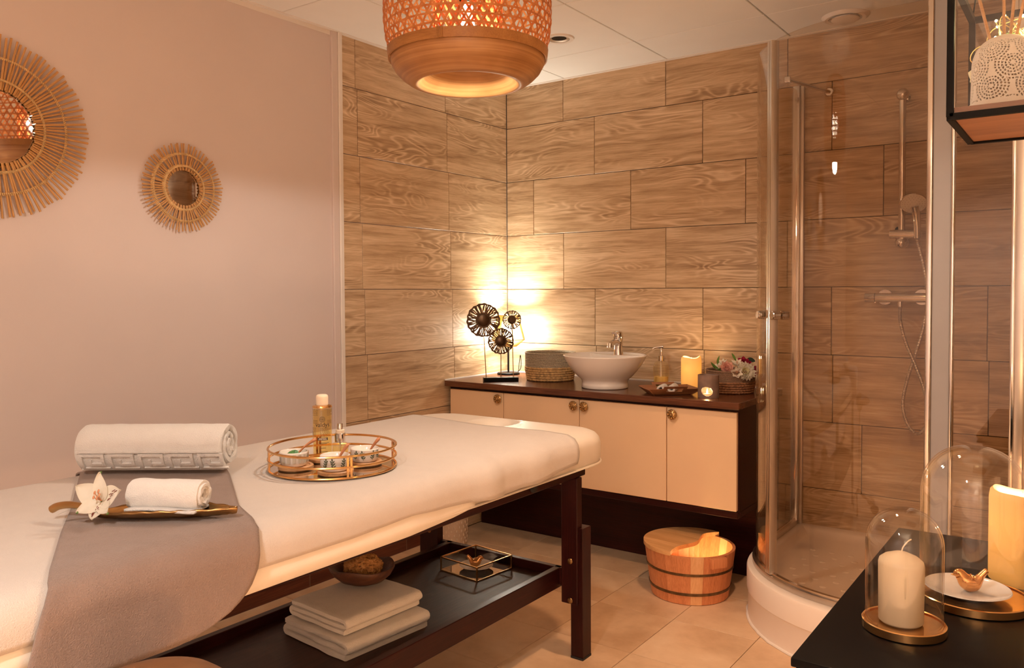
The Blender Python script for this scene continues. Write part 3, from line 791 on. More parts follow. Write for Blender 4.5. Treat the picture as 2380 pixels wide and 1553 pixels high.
def flower6(name, label, loc, size, face, petals, mat, group=None, fleck=True, leaf=None):
    # alstroemeria like bloom; face = matrix turning its +z axis to where it looks
    t = thing(name, label, 'flower', loc, 0, group)
    for k, (az, L_, Wd, cur, el) in enumerate(petals):
        mb = MB(); petal_grid(mb, L_*size, Wd*size, RT(az, el), cur, .25)
        p = mb.xf(face).build('petal', mat, t, smooth=True, angle=80)
        if fleck and k in (3, 5):
            fb = MB()
            for q in range(9):
                v = .35+.05*q; u = random.uniform(-.35, .35)*Wd
                c = RT(az, el) @ Vector((u*size, v*L_*size, cur*L_*size*v*v+.0012*size/.03))
                fb.box(c, (.0007*size/.03, .0040*size/.03, .0006), Matrix.Rotation(az, 3, 'Z') @ Matrix.Rotation(el+math.atan(2*cur*v), 3, 'X'))
            fb.xf(face).build('fleck', M['stripe'], p)
        if k in (0, 2, 4):
            tb = MB().sphere(RT(az, el) @ Vector((0, L_*size*.97, cur*L_*size*.94)), .0016*size/.03, 8, 6, (1, 1, .6))
            tb.xf(face).build('green_tip', M['leaf'], p, smooth=True)
    sb = MB()
    for k in range(5):
        a = k*1.3; e = Vector((.12*size*math.cos(a), .14*size*math.sin(a)+.14*size, .40*size))
        sb.tube(cr([(0, 0, .03*size), (e.x*.5, e.y*.5, .28*size), e], 4), .0005*size/.03, 5); sb.sphere(e, .0012*size/.03, 8, 6, (1, 2.0, .8))
    sb.xf(face).build('stamens', M['spoon'], t, smooth=True)
    return t
def face_to(d):
    d = Vector(d).normalized(); return d.to_track_quat('Z', 'Y').to_matrix().to_4x4()
camdir = Vector((-.02, -.75, .55))
P6 = [(.05, 1.10, .31, .05, .42), (1.15, 1.12, .42, .05, .30), (2.30, .90, .32, .15, .28), (3.20, .80, .36, .15, .20), (4.05, .90, .30, .1, .30), (5.05, 1.15, .42, .05, .34)]
fl1 = flower6('alstroemeria', 'white lily like bloom with maroon flecks beside the small rolled towel', (-1.612, .836, ZT+.040), .054,
              face_to((.35, -.80, .45)), P6, M['petal'])
MB().tube(cr([(0, 0, 0), (-.006, -.002, -.010), (-.016, -.006, -.016)], 5), .0022, 6).build('flower_stem', M['leaf'], fl1, smooth=True)
mb = MB()
lp = cr([(-.010, -.004, -.012), (-.030, -.022, -.013), (-.050, -.042, -.017), (-.058, -.062, -.024)], 6)
mb.grid(6, len(lp)-1, lambda u, v: Vector(lp[int(round(v*(len(lp)-1)))])+Vector((.7, -.7, .15))*((u-.5)*.014*math.sin(PI*(.05+.93*v))))
mb.build('leaf', M['leaf'], fl1, smooth=True)

# ---- gold gallery tray on the table
TRX, TRY, TRR = -1.649, 1.476, .1665
t = thing('gold_gallery_tray', 'round gold wire tray with mirrored base on the massage table', 'tray', (TRX, TRY, ZS))
MB().lathe([(.0001, .004), (TRR-.004, .004), (TRR-.004, .001), (.0001, .001)], 72).build('mirror_base', M['mirror'], t)
for z, nm in ((.0045, 'base_ring'), (.031, 'middle_ring'), (.058, 'top_ring')):
    MB().torus((0, 0, z), TRR, .0032, 96, 8).build(nm, M['gold'], t, smooth=True)
for k in range(4):
    a = math.radians(-28)+k*PI/2; b = MB()
    for s in (-.026, .026): b.box((TRR*math.cos(a+s), TRR*math.sin(a+s), .031), (.004, .0055, .058), Matrix.Rotation(a, 3, 'Z'))
    b.build('post', M['gold'], t)
ZM = ZS+.0042
def text_mesh(txt, size, extrude=.00015, align='CENTER'):
    cu = bpy.data.curves.new('lettering', 'FONT'); cu.body = txt; cu.size = size; cu.extrude = extrude; cu.align_x = align
    ob = bpy.data.objects.new('lettering', cu); COL.objects.link(ob)
    dg = bpy.context.evaluated_depsgraph_get(); dg.update()
    me = bpy.data.meshes.new_from_object(ob.evaluated_get(dg)); bpy.data.objects.remove(ob)
    return me
def wrap(me, R, z0, a0):
    # bend flat lettering (x right, y up) round an upright cylinder, centred on angle a0
    for v in me.vertices:
        x, y, z = v.co; a = a0+x/R; v.co = ((R+z)*math.cos(a), (R+z)*math.sin(a), z0+y)
    me.update(); return me
def curved_rect(mb, R, a0, x0, x1, z0, z1, lift=.0003, n=6):
    mb.grid(n, 1, lambda u, v: ((R+lift)*math.cos(a0+lerp(x0, x1, u)/R), (R+lift)*math.sin(a0+lerp(x0, x1, u)/R), lerp(z0, z1, v)))
def facing(x, y): return math.atan2(-y, -x)
def coaster(loc, r, label, seed, h=.012):
    o = MB().lathe([(.0001, 0), (r-.004, 0), (r, .003), (r, h-.002), (r-.003, h), (r-.008, h-.001), (r-.010, h-.003), (.0001, h-.003)], 48).build('wooden_saucer', M['coaster'], loc=loc, rz=seed, smooth=True, angle=30)
    return tag(o, label, 'saucer', 'wooden saucers on the gold tray')
BX, BY = TRX-.068, TRY+.024
coaster((BX, BY, ZM), .040, 'round wooden saucer under the tall oil bottle', 1.0)
zb = ZM+.0095
t = thing('massage_oil_bottle', 'tall clear bottle of golden oil with printed text on the gold tray', 'bottle', (BX, BY, zb))
a0 = facing(BX, BY); R0 = .0262
MB().lathe([(.0001, .0005), (R0-.003, .0005), (R0, .004), (R0, .138), (R0-.002, .143), (R0-.010, .145), (.0125, .147), (.0125, .150)], 48).build('bottle_body', M['bottle'], t, smooth=True)
MB().lathe([(.0001, .002), (R0-.0022, .002), (R0-.0015, .006), (R0-.0015, .134), (.0001, .134)], 40).build('oil', M['oil'], t, smooth=True, angle=50)
MB().lathe([(.0165, .1455), (.0165, .166), (.0155, .171), (.012, .1735), (.0001, .174)], 40).build('cap', M['cap'], t, smooth=True, angle=50)
MB().lathe([(R0+.0004, .139), (R0+.0004, .1405), (R0-.001, .1435), (R0-.008, .1455)], 48).build('collar', M['gold'], t, smooth=True)
o = link('brand_lettering', wrap(text_mesh('valdys', .0168), R0, .0885, a0+.02), M['ink'], t)
eb = MB()
for ring, cnt, rr, ps in ((0, 1, 0, .0012), (1, 6, .0026, .0009), (2, 12, .0050, .0009), (3, 18, .0068, .0006)):
    for k in range(cnt):
        q = 2*PI*k/cnt; cx, cz = rr*math.cos(q), rr*math.sin(q)
        pts = [(cx+ps*math.cos(2*PI*i/8), cz+ps*math.sin(2*PI*i/8)) for i in range(8)]
        eb.add([((R0+.0003)*math.cos(a0+px/R0), (R0+.0003)*math.sin(a0+px/R0), .1085+pz) for px, pz in pts], [tuple(range(8))])
for k in range(36):
    q0, q1 = 2*PI*k/36, 2*PI*(k+1)/36
    eb.add([((R0+.0003)*math.cos(a0+r_*math.cos(q)/R0), (R0+.0003)*math.sin(a0+r_*math.cos(q)/R0), .1085+r_*math.sin(q)) for r_, q in ((.0074, q0), (.0074, q1), (.0079, q1), (.0079, q0))], [(0, 1, 2, 3)])
eb.build('emblem', M['ink'], t)
lb = MB(); curved_rect(lb, R0, a0, -.0135, .0145, .0515, .0590, .0004); lb.build('dark_label', M['label'], t)
pb = MB()
for z in [.134-.0037*i for i in range(5)]+[.084-.0036*i for i in range(7)]:
    for s in (-1, 1):
        x = s*.013 if z > .1 else s*.006-.012
        for q in range(5):
            l_ = random.uniform(.002, .0065); curved_rect(pb, R0, a0, x, x+s*l_, z, z+.0009, .0003, 2); x += s*(l_+.0014)
for z in (.1045, .1010, .0975):
    for s in (-1, 1): curved_rect(pb, R0, a0, s*.013, s*.030, z, z+.0008, .0003, 4)
for z, l_ in ((.0445, .018), (.0415, .012), (.030, .009), (.020, .014)): curved_rect(pb, R0, a0, -l_*.6, l_, z, z+.0011, .0003, 3)
tag(pb.build('small_print', M['ink'], t), kind='stuff')
wbm = MB(); curved_rect(wbm, R0, a0, -.0095, .0105, .0560, .0575, .0006, 3); curved_rect(wbm, R0, a0, -.0105, .0115, .0530, .0545, .0006, 3)
wbm.build('label_lines', M['cap'], t)
# dropper bottle
DX, DY = TRX-.024, TRY+.048
t = thing('dropper_bottle', 'short glass bottle of golden oil with silver pump collar on the gold tray', 'bottle', (DX, DY, ZM))
MB().lathe([(.0001, .0005), (.020, .0005), (.0222, .003), (.0222, .044), (.019, .051), (.0135, .055), (.0135, .058)], 40).build('bottle_body', M['bottle'], t, smooth=True)
MB().lathe([(.0001, .003), (.0205, .003), (.0205, .043), (.0001, .043)], 36).build('oil', M['oil'], t, smooth=True, angle=50)
MB().lathe([(.0150, .0545), (.0150, .077), (.0135, .0785), (.0001, .0785)], 36).build('collar', M['chrome'], t, smooth=True, angle=40)
MB().lathe([(.0118, .0785), (.0118, .087), (.009, .0885), (.0001, .0885)], 32).build('neck_ring', M['cap'], t, smooth=True, angle=40)
MB().lathe([(.0075, .0885), (.0075, .103), (.0066, .1045), (.0001, .1045)], 28).build('pump', M['chrome'], t, smooth=True, angle=40)
MB().cyl((0, 0, .012), (0, 0, .055), .0022, 8).build('dip_tube', M['cap'], t, smooth=True)
def sprig(mb, R, a0, x, z, h, s, th=.0010):
    # inked stem with leaf pairs wrapped on a bowl wall
    def W2(px, pz): return ((R+.0004)*math.cos(a0+px/R), (R+.0004)*math.sin(a0+px/R), pz)
    def leafp(cx, cz, ang, L_, wd):
        pts = []
        for i in range(9): u = i/8; pts.append((u*L_, wd*math.sin(PI*u)))
        for i in range(7, 0, -1): u = i/8; pts.append((u*L_, -wd*math.sin(PI*u)))
        mb.add([W2(cx+px*math.cos(ang)-py*math.sin(ang), cz+px*math.sin(ang)+py*math.cos(ang)) for px, py in pts], [tuple(range(len(pts)))])
    mb.add([W2(x-th/2, z), W2(x+th/2, z), W2(x+th/2+s*.003, z+h), W2(x-th/2+s*.003, z+h)], [(0, 1, 2, 3)])
    for i in range(3):
        zz = z+h*(.18+.27*i)
        for q in (-1, 1): leafp(x+s*.0015*i, zz, PI/2-q*.75, .0090, .0016)
    leafp(x+s*.003, z+h*.9, PI/2-.1*s, .009, .0019)
def bowl(loc, R, H_, label, print_kind, seed):
    t = thing('small_bowl', label, 'bowl', loc, 0, 'small bowls on the gold tray')
    MB().lathe([(.0001, .0005), (R*.78, .0005), (R*.86, .003), (R*.97, H_*.35), (R, H_*.9), (R, H_-.001), (R-.0015, H_), (R-.003, H_-.001), (R*.94, H_*.4), (R*.80, .005), (.0001, .004)], 48).build('bowl_body', M['white_ceramic'], t, smooth=True, angle=60)
    a0 = facing(loc[0], loc[1])
    if print_kind == 'leaf':
        pr = MB(); Rr = R*.985+.001
        for k, (x, s) in enumerate(((-.027, 1), (-.004, -1), (.020, 1), (.042, -1))):
            sprig(pr, Rr, a0, x, H_*.22, H_*.55, s)
        pr.build('leaf_print', M['inkgreen'], t)
    else:
        pr = MB()
        for k in range(-3, 4): curved_rect(pr, R*.99+.001, a0, k*.0145-.004, k*.0145+.004, H_*.3, H_*.88, .0004, 3)
        pr.build('stripe_print', M['paleprint'], t)
    return t
def spoon(p0, p1, label):
    p0, p1 = Vector(p0), Vector(p1); d = (p1-p0); L_ = d.length; q = d.to_track_quat('X', 'Z')
    mb = MB(); pts = [Vector((L_*i/14, 0, .004*math.sin(i/14*PI))) for i in range(15)]
    mb.tube(pts, lambda i: .0034+.0034*max(0, (i-5)/9)**1.0-(.003 if i == 14 else 0), 10)
    mb.v = [(x, y*1.35, z*.75) for x, y, z in mb.v]
    mb.sphere((-.004, 0, 0), .0085, 12, 8, (1.3, .9, .35))
    o = mb.build('wooden_spoon', M['spoon'], smooth=True, angle=60, loc=p0); o.rotation_mode = 'QUATERNION'; o.rotation_quaternion = q
    return tag(o, label, 'spoon', 'wooden spoons in the bowls')
B1 = (-1.698, 1.392, ZM); B2 = (-1.568, 1.412, ZM); B3 = (-1.590, 1.535, ZM)
for Bp, lab, sd in ((B1, 'round wooden saucer under the grey striped bowl', 0), (B2, 'round wooden saucer under the front leaf print bowl', .7), (B3, 'round wooden saucer under the right leaf print bowl', 1.9)):
    coaster(Bp, .0455, lab, sd)
zc = .0095
bowl((B1[0]-.004, B1[1]-.002, ZM+zc), .038, .038, 'white and grey striped bowl of green bath salts', 'stripe', 0)
mb = MB(); mb.grid(18, 18, lambda u, v: ((u-.5)*.052*(1 if abs(v-.5) < .3 else .8), (v-.5)*.052, .0265+.013*max(0, 1-((u-.5)**2+(v-.5)**2)*5)+.0022*nz(u*22, v*22, 1)))
tag(mb.build('bath_salts', M['salt'], loc=(B1[0]-.004, B1[1]-.002, ZM+zc)), 'heap of green bath salts in the striped bowl', 'bath salts', kind='stuff')
bowl((B2[0]-.002, B2[1], ZM+zc), .038, .040, 'white bowl with black leaf print at the front of the tray', 'leaf', 1)
bowl((B3[0], B3[1], ZM+zc), .038, .036, 'white bowl with dark leaf print at the right of the tray', 'leaf', 2)
spoon((B1[0]+.004, B1[1]+.006, ZM+zc+.032), (B1[0]+.040, B1[1]+.034, ZM+zc+.068), 'reddish wooden spoon sticking out of the bath salts')
spoon((B2[0]-.004, B2[1]+.004, ZM+zc+.010), (B2[0]+.024, B2[1]+.022, ZM+zc+.066), 'reddish wooden spoon standing in the front leaf print bowl')
spoon((B3[0]+.004, B3[1]+.004, ZM+zc+.010), (B3[0]+.034, B3[1]+.022, ZM+zc+.062), 'reddish wooden spoon standing in the right leaf print bowl')

# ---- lower shelf: folded towels, bowl with sponge, glass box
def fold_towel(L_, Wd, layers, th, seed):
    # serpentine section across the width (folds on both long sides), extruded along x
    pts = []; gap = .0016; R = (th+gap)/2
    for k in range(layers):
        z = th/2+k*(th+gap); xs = [lerp(-Wd/2+R, Wd/2-R, i/12) for i in range(13)]
        if k % 2: xs = xs[::-1]
        pts += [(x, z) for x in xs]
        if k < layers-1:
            s = 1 if k % 2 == 0 else -1
            for i in range(1, 6): a = -PI/2+PI*i/6; pts.append((s*(Wd/2-R+R*math.cos(a)), z+R+R*math.sin(a)))
    n = len(pts); m = 40; Vv = []; Ff = []
    N = []
    for i in range(n):
        a, b = pts[max(0, i-1)], pts[min(n-1, i+1)]; d = Vector((b[0]-a[0], b[1]-a[1])).normalized(); N.append((-d.y, d.x))
    for j in range(m+1):
        x = (j/m-.5)*L_; e = 1 if j in (0, m) else 0
        for i, (yy, z) in enumerate(pts):
            sag = .0022*nz(yy*9+seed, x*8, z*20); zz = z+sag*min(1, z/.02)
            jx = x*(1+.018*nz(seed, z*30, yy*6))+.004*nz(yy*16, z*60, seed)*(1 if e else 0)
            for s in (1, -1):
                h = th/2*(.72 if e else 1)*s+.0007*nz(x*60, yy*60, s+seed)
                Vv.append((jx, yy+N[i][0]*h, max(.0004, zz+N[i][1]*h)))
    q = 2*n
    for j in range(m):
        for i in range(n-1):
            for s in (0, 1): a = j*q+2*i+s; Ff.append((a, a+2, a+2+q, a+q))
        for i in (0, n-1): a = j*q+2*i; Ff.append((a, a+1, a+1+q, a+q))
    for j in (0, m):
        for i in range(n-1): a = j*q+2*i; Ff.append((a, a+1, a+3, a+2))
    return MB().add(Vv, Ff)
TA = math.radians(90-5)
TB = (-1.732, 1.635)
o = fold_towel(.30, .285, 3, .0165, 1.0).build('folded_towel', M['towel2'], loc=(TB[0], TB[1], SHZ), rz=TA, smooth=True, angle=70)
tag(o, 'cream folded towel at the bottom of the stack on the lower shelf', 'towel', 'folded towels on the lower shelf')
zt2 = SHZ+3*.0181+.0015
o = fold_towel(.285, .245, 3, .0145, 4.0).build('folded_towel', M['towel2'], loc=(TB[0]-.012, TB[1]+.010, zt2), rz=TA+.03, smooth=True, angle=70)
tag(o, 'cream folded towel on top of the stack under the wooden bowl', 'towel', 'folded towels on the lower shelf')
zt3 = zt2+3*.0161+.002
t = thing('wooden_bowl', 'rough dark wooden bowl on the folded towels', 'bowl', (-1.792, 1.715, zt3), math.radians(40))
mb = MB().lathe([(.0001, .0005), (.040, .0005), (.066, .010), (.088, .030), (.100, .050), (.097, .055), (.084, .051), (.070, .036), (.050, .018), (.0001, .013)], 64, sx=1.0, sy=.84)
mb.v = [(x*(1+.04*nz(x*14, y*14, 0)), y*(1+.05*nz(x*14, y*14, 5)), z+.010*z/.05*nz(x*13, y*13, 2)+.16*z*x*(1 if z > .03 else .3)) for x, y, z in mb.v]
mb.build('bowl_body', M['darkbowl'], t, smooth=True, angle=60)
bm = bmesh.new(); bmesh.ops.create_icosphere(bm, subdivisions=6, radius=1)
for v in bm.verts:
    c = v.co.copy(); n1 = noise.noise(c*2.0); vd = noise.voronoi(c*4.4+Vector((3, 1, 2)))[0]
    d = .048*(1+.14*n1+.06*noise.noise(c*9))
    d -= .016*max(0, .36-vd[0])/.36 if vd[0] < .36 else 0
    d += .0025*noise.noise(c*24)
    v.co = Vector((c.x*d*1.20, c.y*d*.92, c.z*d*.80))
me = bpy.data.meshes.new('sea_sponge'); bm.to_mesh(me); bm.free()
for f in me.polygons: f.use_smooth = True
o = link('sea_sponge', me, M['sponge'], None, (-1.788, 1.715, zt3+.050), .6)
tag(o, 'golden brown natural sea sponge in the dark wooden bowl', 'sponge')
def bird(name, label, loc, rz, s, mat, group=None):
    # little ceramic bird: rings lofted along a curved spine from beak to tail
    sp = [(-.78, .86, .01), (-.66, .86, .06), (-.54, .90, .19), (-.38, .92, .26), (-.24, .76, .30), (-.08, .58, .40), (.12, .48, .47), (.32, .52, .40), (.48, .66, .26), (.62, .86, .17), (.78, 1.06, .15), (.88, 1.18, .13), (.89, 1.19, .02)]
    pts = cr([(a, 0, b) for a, b, c in sp], 4); m = len(pts)-1
    rad = [interp([(i/(len(sp)-1), q[2]) for i, q in enumerate(sp)], j/m) for j in range(m+1)]
    mb = MB().tube(pts, lambda i: rad[i], 16)
    mb.v = [(x*s, y*s*(.92 if x < .4 else 1.05), (max(z, .02)-.02)*s) for x, y, z in mb.v]
    o = mb.build(name, mat, loc=loc, rz=rz, smooth=True, angle=70); tag(o, label, 'ornament', group)
    for sd in (-1, 1):
        wb_ = MB().sphere((.10*s, sd*.40*s, .56*s), .28*s, 14, 8, (1.15, .20, .60))
        wb_.build('wing', mat, o, smooth=True)
        MB().sphere((-.46*s, sd*.205*s, .96*s), .028*s, 8, 6).build('eye', M['ink'], o, smooth=True)
    return o
t = thing('glass_box', 'open glass box with brass edges and mirrored base on the lower shelf', 'glass box', (-1.772, 2.246, SHZ), math.radians(-6))
A2, Hb = .088, .048
MB().rbox(-A2+.002, A2-.002, -A2+.002, A2-.002, .001, .004).build('mirror_base', M['mirror'], t)
for sx, sy in ((1, 1), (1, -1), (-1, 1), (-1, -1)): MB().rbox(sx*A2-.0022, sx*A2+.0022, sy*A2-.0022, sy*A2+.0022, 0, Hb).build('edge', M['oldgold'], t)
for z in (.0022, Hb):
    for s in (-1, 1):
        MB().rbox(-A2, A2, s*A2-.0024, s*A2+.0024, z-.002, z+.002).build('edge', M['oldgold'] if z < .01 else M['gold'], t)
        MB().rbox(s*A2-.0024, s*A2+.0024, -A2, A2, z-.002, z+.002).build('edge', M['oldgold'] if z < .01 else M['gold'], t)
for s in (-1, 1):
    MB().rbox(-A2+.002, A2-.002, s*A2-.0008, s*A2+.0008, .004, Hb-.002).build('pane', M['boxglass'], t)
    MB().rbox(s*A2-.0008, s*A2+.0008, -A2+.002, A2-.002, .004, Hb-.002).build('pane', M['boxglass'], t)
def saucer(loc, r, label, rim=.012):
    o = MB().lathe([(.0001, .0005), (r*.58, .0005), (r*.62, .003), (r*.85, rim*.6), (r, rim), (r-.001, rim+.0015), (r*.93, rim*.85), (r*.6, .0055), (.0001, .0045)], 56).build('saucer', M['white_ceramic'], loc=loc, smooth=True, angle=60)
    return tag(o, label, 'saucer')
saucer((-1.772, 2.246, SHZ+.0042), .060, 'white round saucer inside the glass box', .014)
bird('bird_figurine', 'small gold bird figurine on the saucer in the glass box', (-1.772, 2.246, SHZ+.0088), math.radians(215), .036, M['birdgold'], 'gold bird figurines')

# waste basket and stool
t = thing('waste_basket', 'cream embossed waste basket in the corner under the massage table', 'basket', (-2.600, 3.085, 0))
MB().lathe([(.0001, .002), (.080, .002), (.084, .006), (.093, .30), (.0955, .304), (.092, .304), (.082, .012), (.0001, .008)], 48).build('basket_body', M['paper'], t, smooth=True, angle=60)
eb = MB()
for i in range(20):
    for j in range(14):
        a = 2*PI*(i+.5*(j % 2))/20; z = .02+.02*j; r = .0845+.0088*z/.3
        eb.sphere((r*math.cos(a), r*math.sin(a), z), .0085, 6, 4, (.35, .35, 1))
tag(eb.build('embossing', M['paper'], t, smooth=True), kind='stuff')
t = thing('round_stool', 'brown leather stool with domed seat beside the massage table', 'stool', (-1.178, .684, 0))
MB().lathe([(.0001, .596), (.08, .596), (.108, .603), (.118, .617), (.113, .633), (.095, .647), (.066, .657), (.034, .6625), (.0001, .664)], 56).build('seat', M['leather'], t, smooth=True)
MB().lathe([(.0001, .570), (.05, .570), (.075, .592), (.0001, .596)], 32).build('seat_plate', M['blackm'], t, smooth=True)
MB().cyl((0, 0, .10), (0, 0, .575), .022, 16).build('column', M['chrome'], t, smooth=True)
for k in range(5):
    a = 2*PI*k/5+.3; b = MB().tube(cr([(0, 0, .11), (.10*math.cos(a), .10*math.sin(a), .085), (.17*math.cos(a), .17*math.sin(a), .05)], 5), lambda i: .016-.0006*i, 8)
    lg = b.build('leg', M['chrome'], t, smooth=True)
    MB().sphere((.17*math.cos(a), .17*math.sin(a), .024), .024, 14, 8, (1, .7, 1)).build('castor', M['rubber'], lg, smooth=True)

# ================================================================== vanity
CT = .800
t = thing('vanity_cabinet', 'dark wood vanity cabinet with four beige doors along the tiled wall', 'cabinet', (-1.93, 3.46, 0))
at_world(MB().rbox(-2.700, -1.172, 3.216, 3.725, .345, .771), 'carcass', M['wengex'], t, bevel=.002)
at_world(MB().rbox(-2.700, -1.172, 3.200, 3.216, .322, .349), 'bottom_rail', M['wengex'], t, bevel=.002)
at_world(MB().rbox(-2.700, -1.172, 3.222, 3.725, .322, .3445), 'bottom_panel', M['wengex'], t)
at_world(MB().rbox(-2.700, -1.172, 3.470, 3.725, .001, .3215), 'plinth', M['wengex'], t)
dx = [-2.688, -2.350, -1.918, -1.485, -1.175]
for k in range(4):
    a, b = dx[k]+.0018, dx[k+1]-.0018
    d = at_world(MB().rbox(a, b, 3.197, 3.2155, .352, .757), 'door', M['door'], t, bevel=.0018)
    kx = b-.022 if k in (0, 1) else a+.030
    kn = MB(); kn.lathe([(.0001, .012), (.006, .014), (.010, .013), (.014, .010), (.0195, .0085), (.0215, .005), (.020, .002), (.008, 0)], 32)
    for q in range(8): kn.sphere((.0160*math.cos(q*PI/4), .0160*math.sin(q*PI/4), .0095), .0050, 10, 6)
    for q in range(16): kn.sphere((.0208*math.cos(q*PI/8), .0208*math.sin(q*PI/8), .005), .0026, 8, 5)
    kn.sphere((0, 0, .0135), .0045, 10, 6); kn.cyl((0, 0, -.010), (0, 0, .002), .006, 12)
    kn.xf(Matrix.Translation((kx, 3.187, .7285)) @ Matrix.Rotation(PI/2, 4, 'X'))
    kb_ = kn.build('knob', M['oldgold'], d, smooth=True, angle=50)
o = MB().rbox(-2.703, -1.158, 3.172, 3.728, .7715, CT).build('worktop', M['counter'], bevel=.002)
tag(o, 'polished mahogany worktop along the tiled wall', 'worktop')
structure('trim_5', MB().rbox(XL+.001, XL+.007, 3.18, YB-.002, CT+.0002, CT+.006).rbox(XL+.001, -1.16, YB-.006, YB-.001, CT+.0002, CT+.006), M['trim'], 'white sealant line where the worktop meets the tiles', 'trim')

# ---- disc sculpture
SRZ = math.radians(44)
t = thing('disc_sculpture', 'dark metal sculpture of three openwork discs on rods at the worktop corner', 'sculpture', (-2.440, 3.300, CT), SRZ)
MB().rbox(-.088, .088, -.024, .026, .0005, .021).build('plinth', M['black'], t, bevel=.001)
def openwork(cx, cz, R, yy, nb, seed):
    rnd = random.Random(seed); d = MB()
    def flat(pts, n0):
        d.add([(cx+x, yy-.0012, cz+z) for x, z in pts]+[(cx+x, yy+.0012, cz+z) for x, z in pts],
              [tuple(range(len(pts))), tuple(range(2*len(pts)-1, len(pts)-1, -1))]+[(i, (i+1) % len(pts), len(pts)+(i+1) % len(pts), len(pts)+i) for i in range(len(pts))])
    def bar(pp, w0, w1):
        m = len(pp)
        for i in range(m-1):
            a, b = Vector(pp[i]), Vector(pp[i+1]); q = b-a; s = Vector((-q.y, q.x)).normalized()
            wa, wb_ = lerp(w0, w1, i/(m-1))/2, lerp(w0, w1, (i+1)/(m-1))/2
            flat([a+s*wa, b+s*wb_, b-s*wb_, a-s*wa], 0)
    n = 72
    for i in range(n):                                            # scalloped rim and hub ring
        for r0, r1, sc_ in ((R*.90, R, 1), (R*.34, R*.46, 0)):
            q = []
            for k, rr in ((0, r0), (1, r0), (1, r1), (0, r1)):
                a = 2*PI*(i+k)/n; w_ = rr*(1+(.022*math.sin(a*18)+.012*math.sin(a*7+seed) if sc_ and rr == r1 else 0))
                q.append((w_*math.cos(a), w_*math.sin(a)))
            flat(q, 0)
    for k in range(nb):
        a = 2*PI*k/nb+rnd.uniform(-.03, .03); w_ = R*.070
        P = []; aa = a
        for i in range(6):
            rr = lerp(R*.42, R*.93, i/5); aa += rnd.uniform(-.05, .05); P.append((rr*math.cos(aa), rr*math.sin(aa)))
        bar(P, w_*.9, w_*1.25)
        if k % 2 == 0:
            rr = R*rnd.uniform(.58, .68); b0 = aa; sgn = rnd.choice((-1, 1))
            bar([(rr*math.cos(a), rr*math.sin(a)), (R*.78*math.cos(a+sgn*PI/nb*.8), R*.78*math.sin(a+sgn*PI/nb*.8)), (R*.93*math.cos(a+sgn*PI/nb), R*.93*math.sin(a+sgn*PI/nb))], w_*.8, w_*1.1)
    return d
for k, (cx, cz, R, yy, nb, rx) in enumerate(((-.087, .310, .0845, -.006, 40, -.074), (.0, .204, .0655, -.016, 36, .0), (.060, .310, .0475, .010, 30, .066))):
    d = openwork(cx, cz, R, yy, nb, k+3).build('disc', M['bronze'], t)
    MB().lathe([(.0001, .006), (R*.30, .005), (R*.37, .002), (R*.38, -.002), (.0001, -.002)], 36).xf(Matrix.Translation((cx, yy-.001, cz)) @ Matrix.Rotation(PI/2, 4, 'X')).build('hub', M['bronze'], d, smooth=True)
    MB().cyl((rx, yy*.6, .020), (cx, yy+.003, cz-R*.3), .0022, 8).build('rod', M['oldgold'], t, smooth=True)

# ---- corner table lamp with corded shade
t = thing('table_lamp', 'small lit table lamp with corded diamond shade in the tiled corner', 'lamp', (-2.611, 3.603, CT), math.radians(20))
MB().lathe([(.0001, .013), (.058, .012), (.062, .008), (.062, .0005), (.0001, .0005)], 40).build('base', M['black'], t, smooth=True, angle=40)
MB().cyl((0, 0, .012), (0, 0, .165), .005, 10).build('stem', M['black'], t, smooth=True)
LR = [(.056, .325), (.090, .192), (.046, .155)]
for r, z in LR: MB().torus((0, 0, z), r, .0022, 40, 6).build('shade_ring', M['lampcord'], t, smooth=True)
cb = MB()
for k in range(96):
    a = 2*PI*k/96
    for (r0, z0), (r1, z1) in zip(LR, LR[1:]):
        cb.cyl((r0*math.cos(a), r0*math.sin(a), z0), (r1*math.cos(a), r1*math.sin(a), z1), .0019, 5)
tag(cb.build('shade_cords', M['lampcord'], t, smooth=True), kind='stuff')
b = MB()
for k in range(3): a = 2*PI*k/3; b.cyl((0, 0, .160), (.046*math.cos(a), .046*math.sin(a), .155), .0015, 5)
b.build('spider', M['blackm'], t)
MB().lathe([(.0001, .195), (.012, .195), (.012, .160), (.0001, .160)], 16).build('socket', M['black'], t, smooth=True, angle=40)
MB().lathe([(.0001, .195), (.010, .198), (.022, .225), (.026, .245), (.020, .265), (.0001, .272)], 20).build('bulb', M['bulb2'], t, smooth=True)
point('bulb_light', (0, 0, .245), LP['corner'], (1, .95, .80), .055, t)
MB().tube(cr([(.03, .05, .004), (.05, .075, .03), (.045, .085, .10), (.03, .095, .003)], 6), .002, 6).build('cable', M['black'], t, smooth=True)

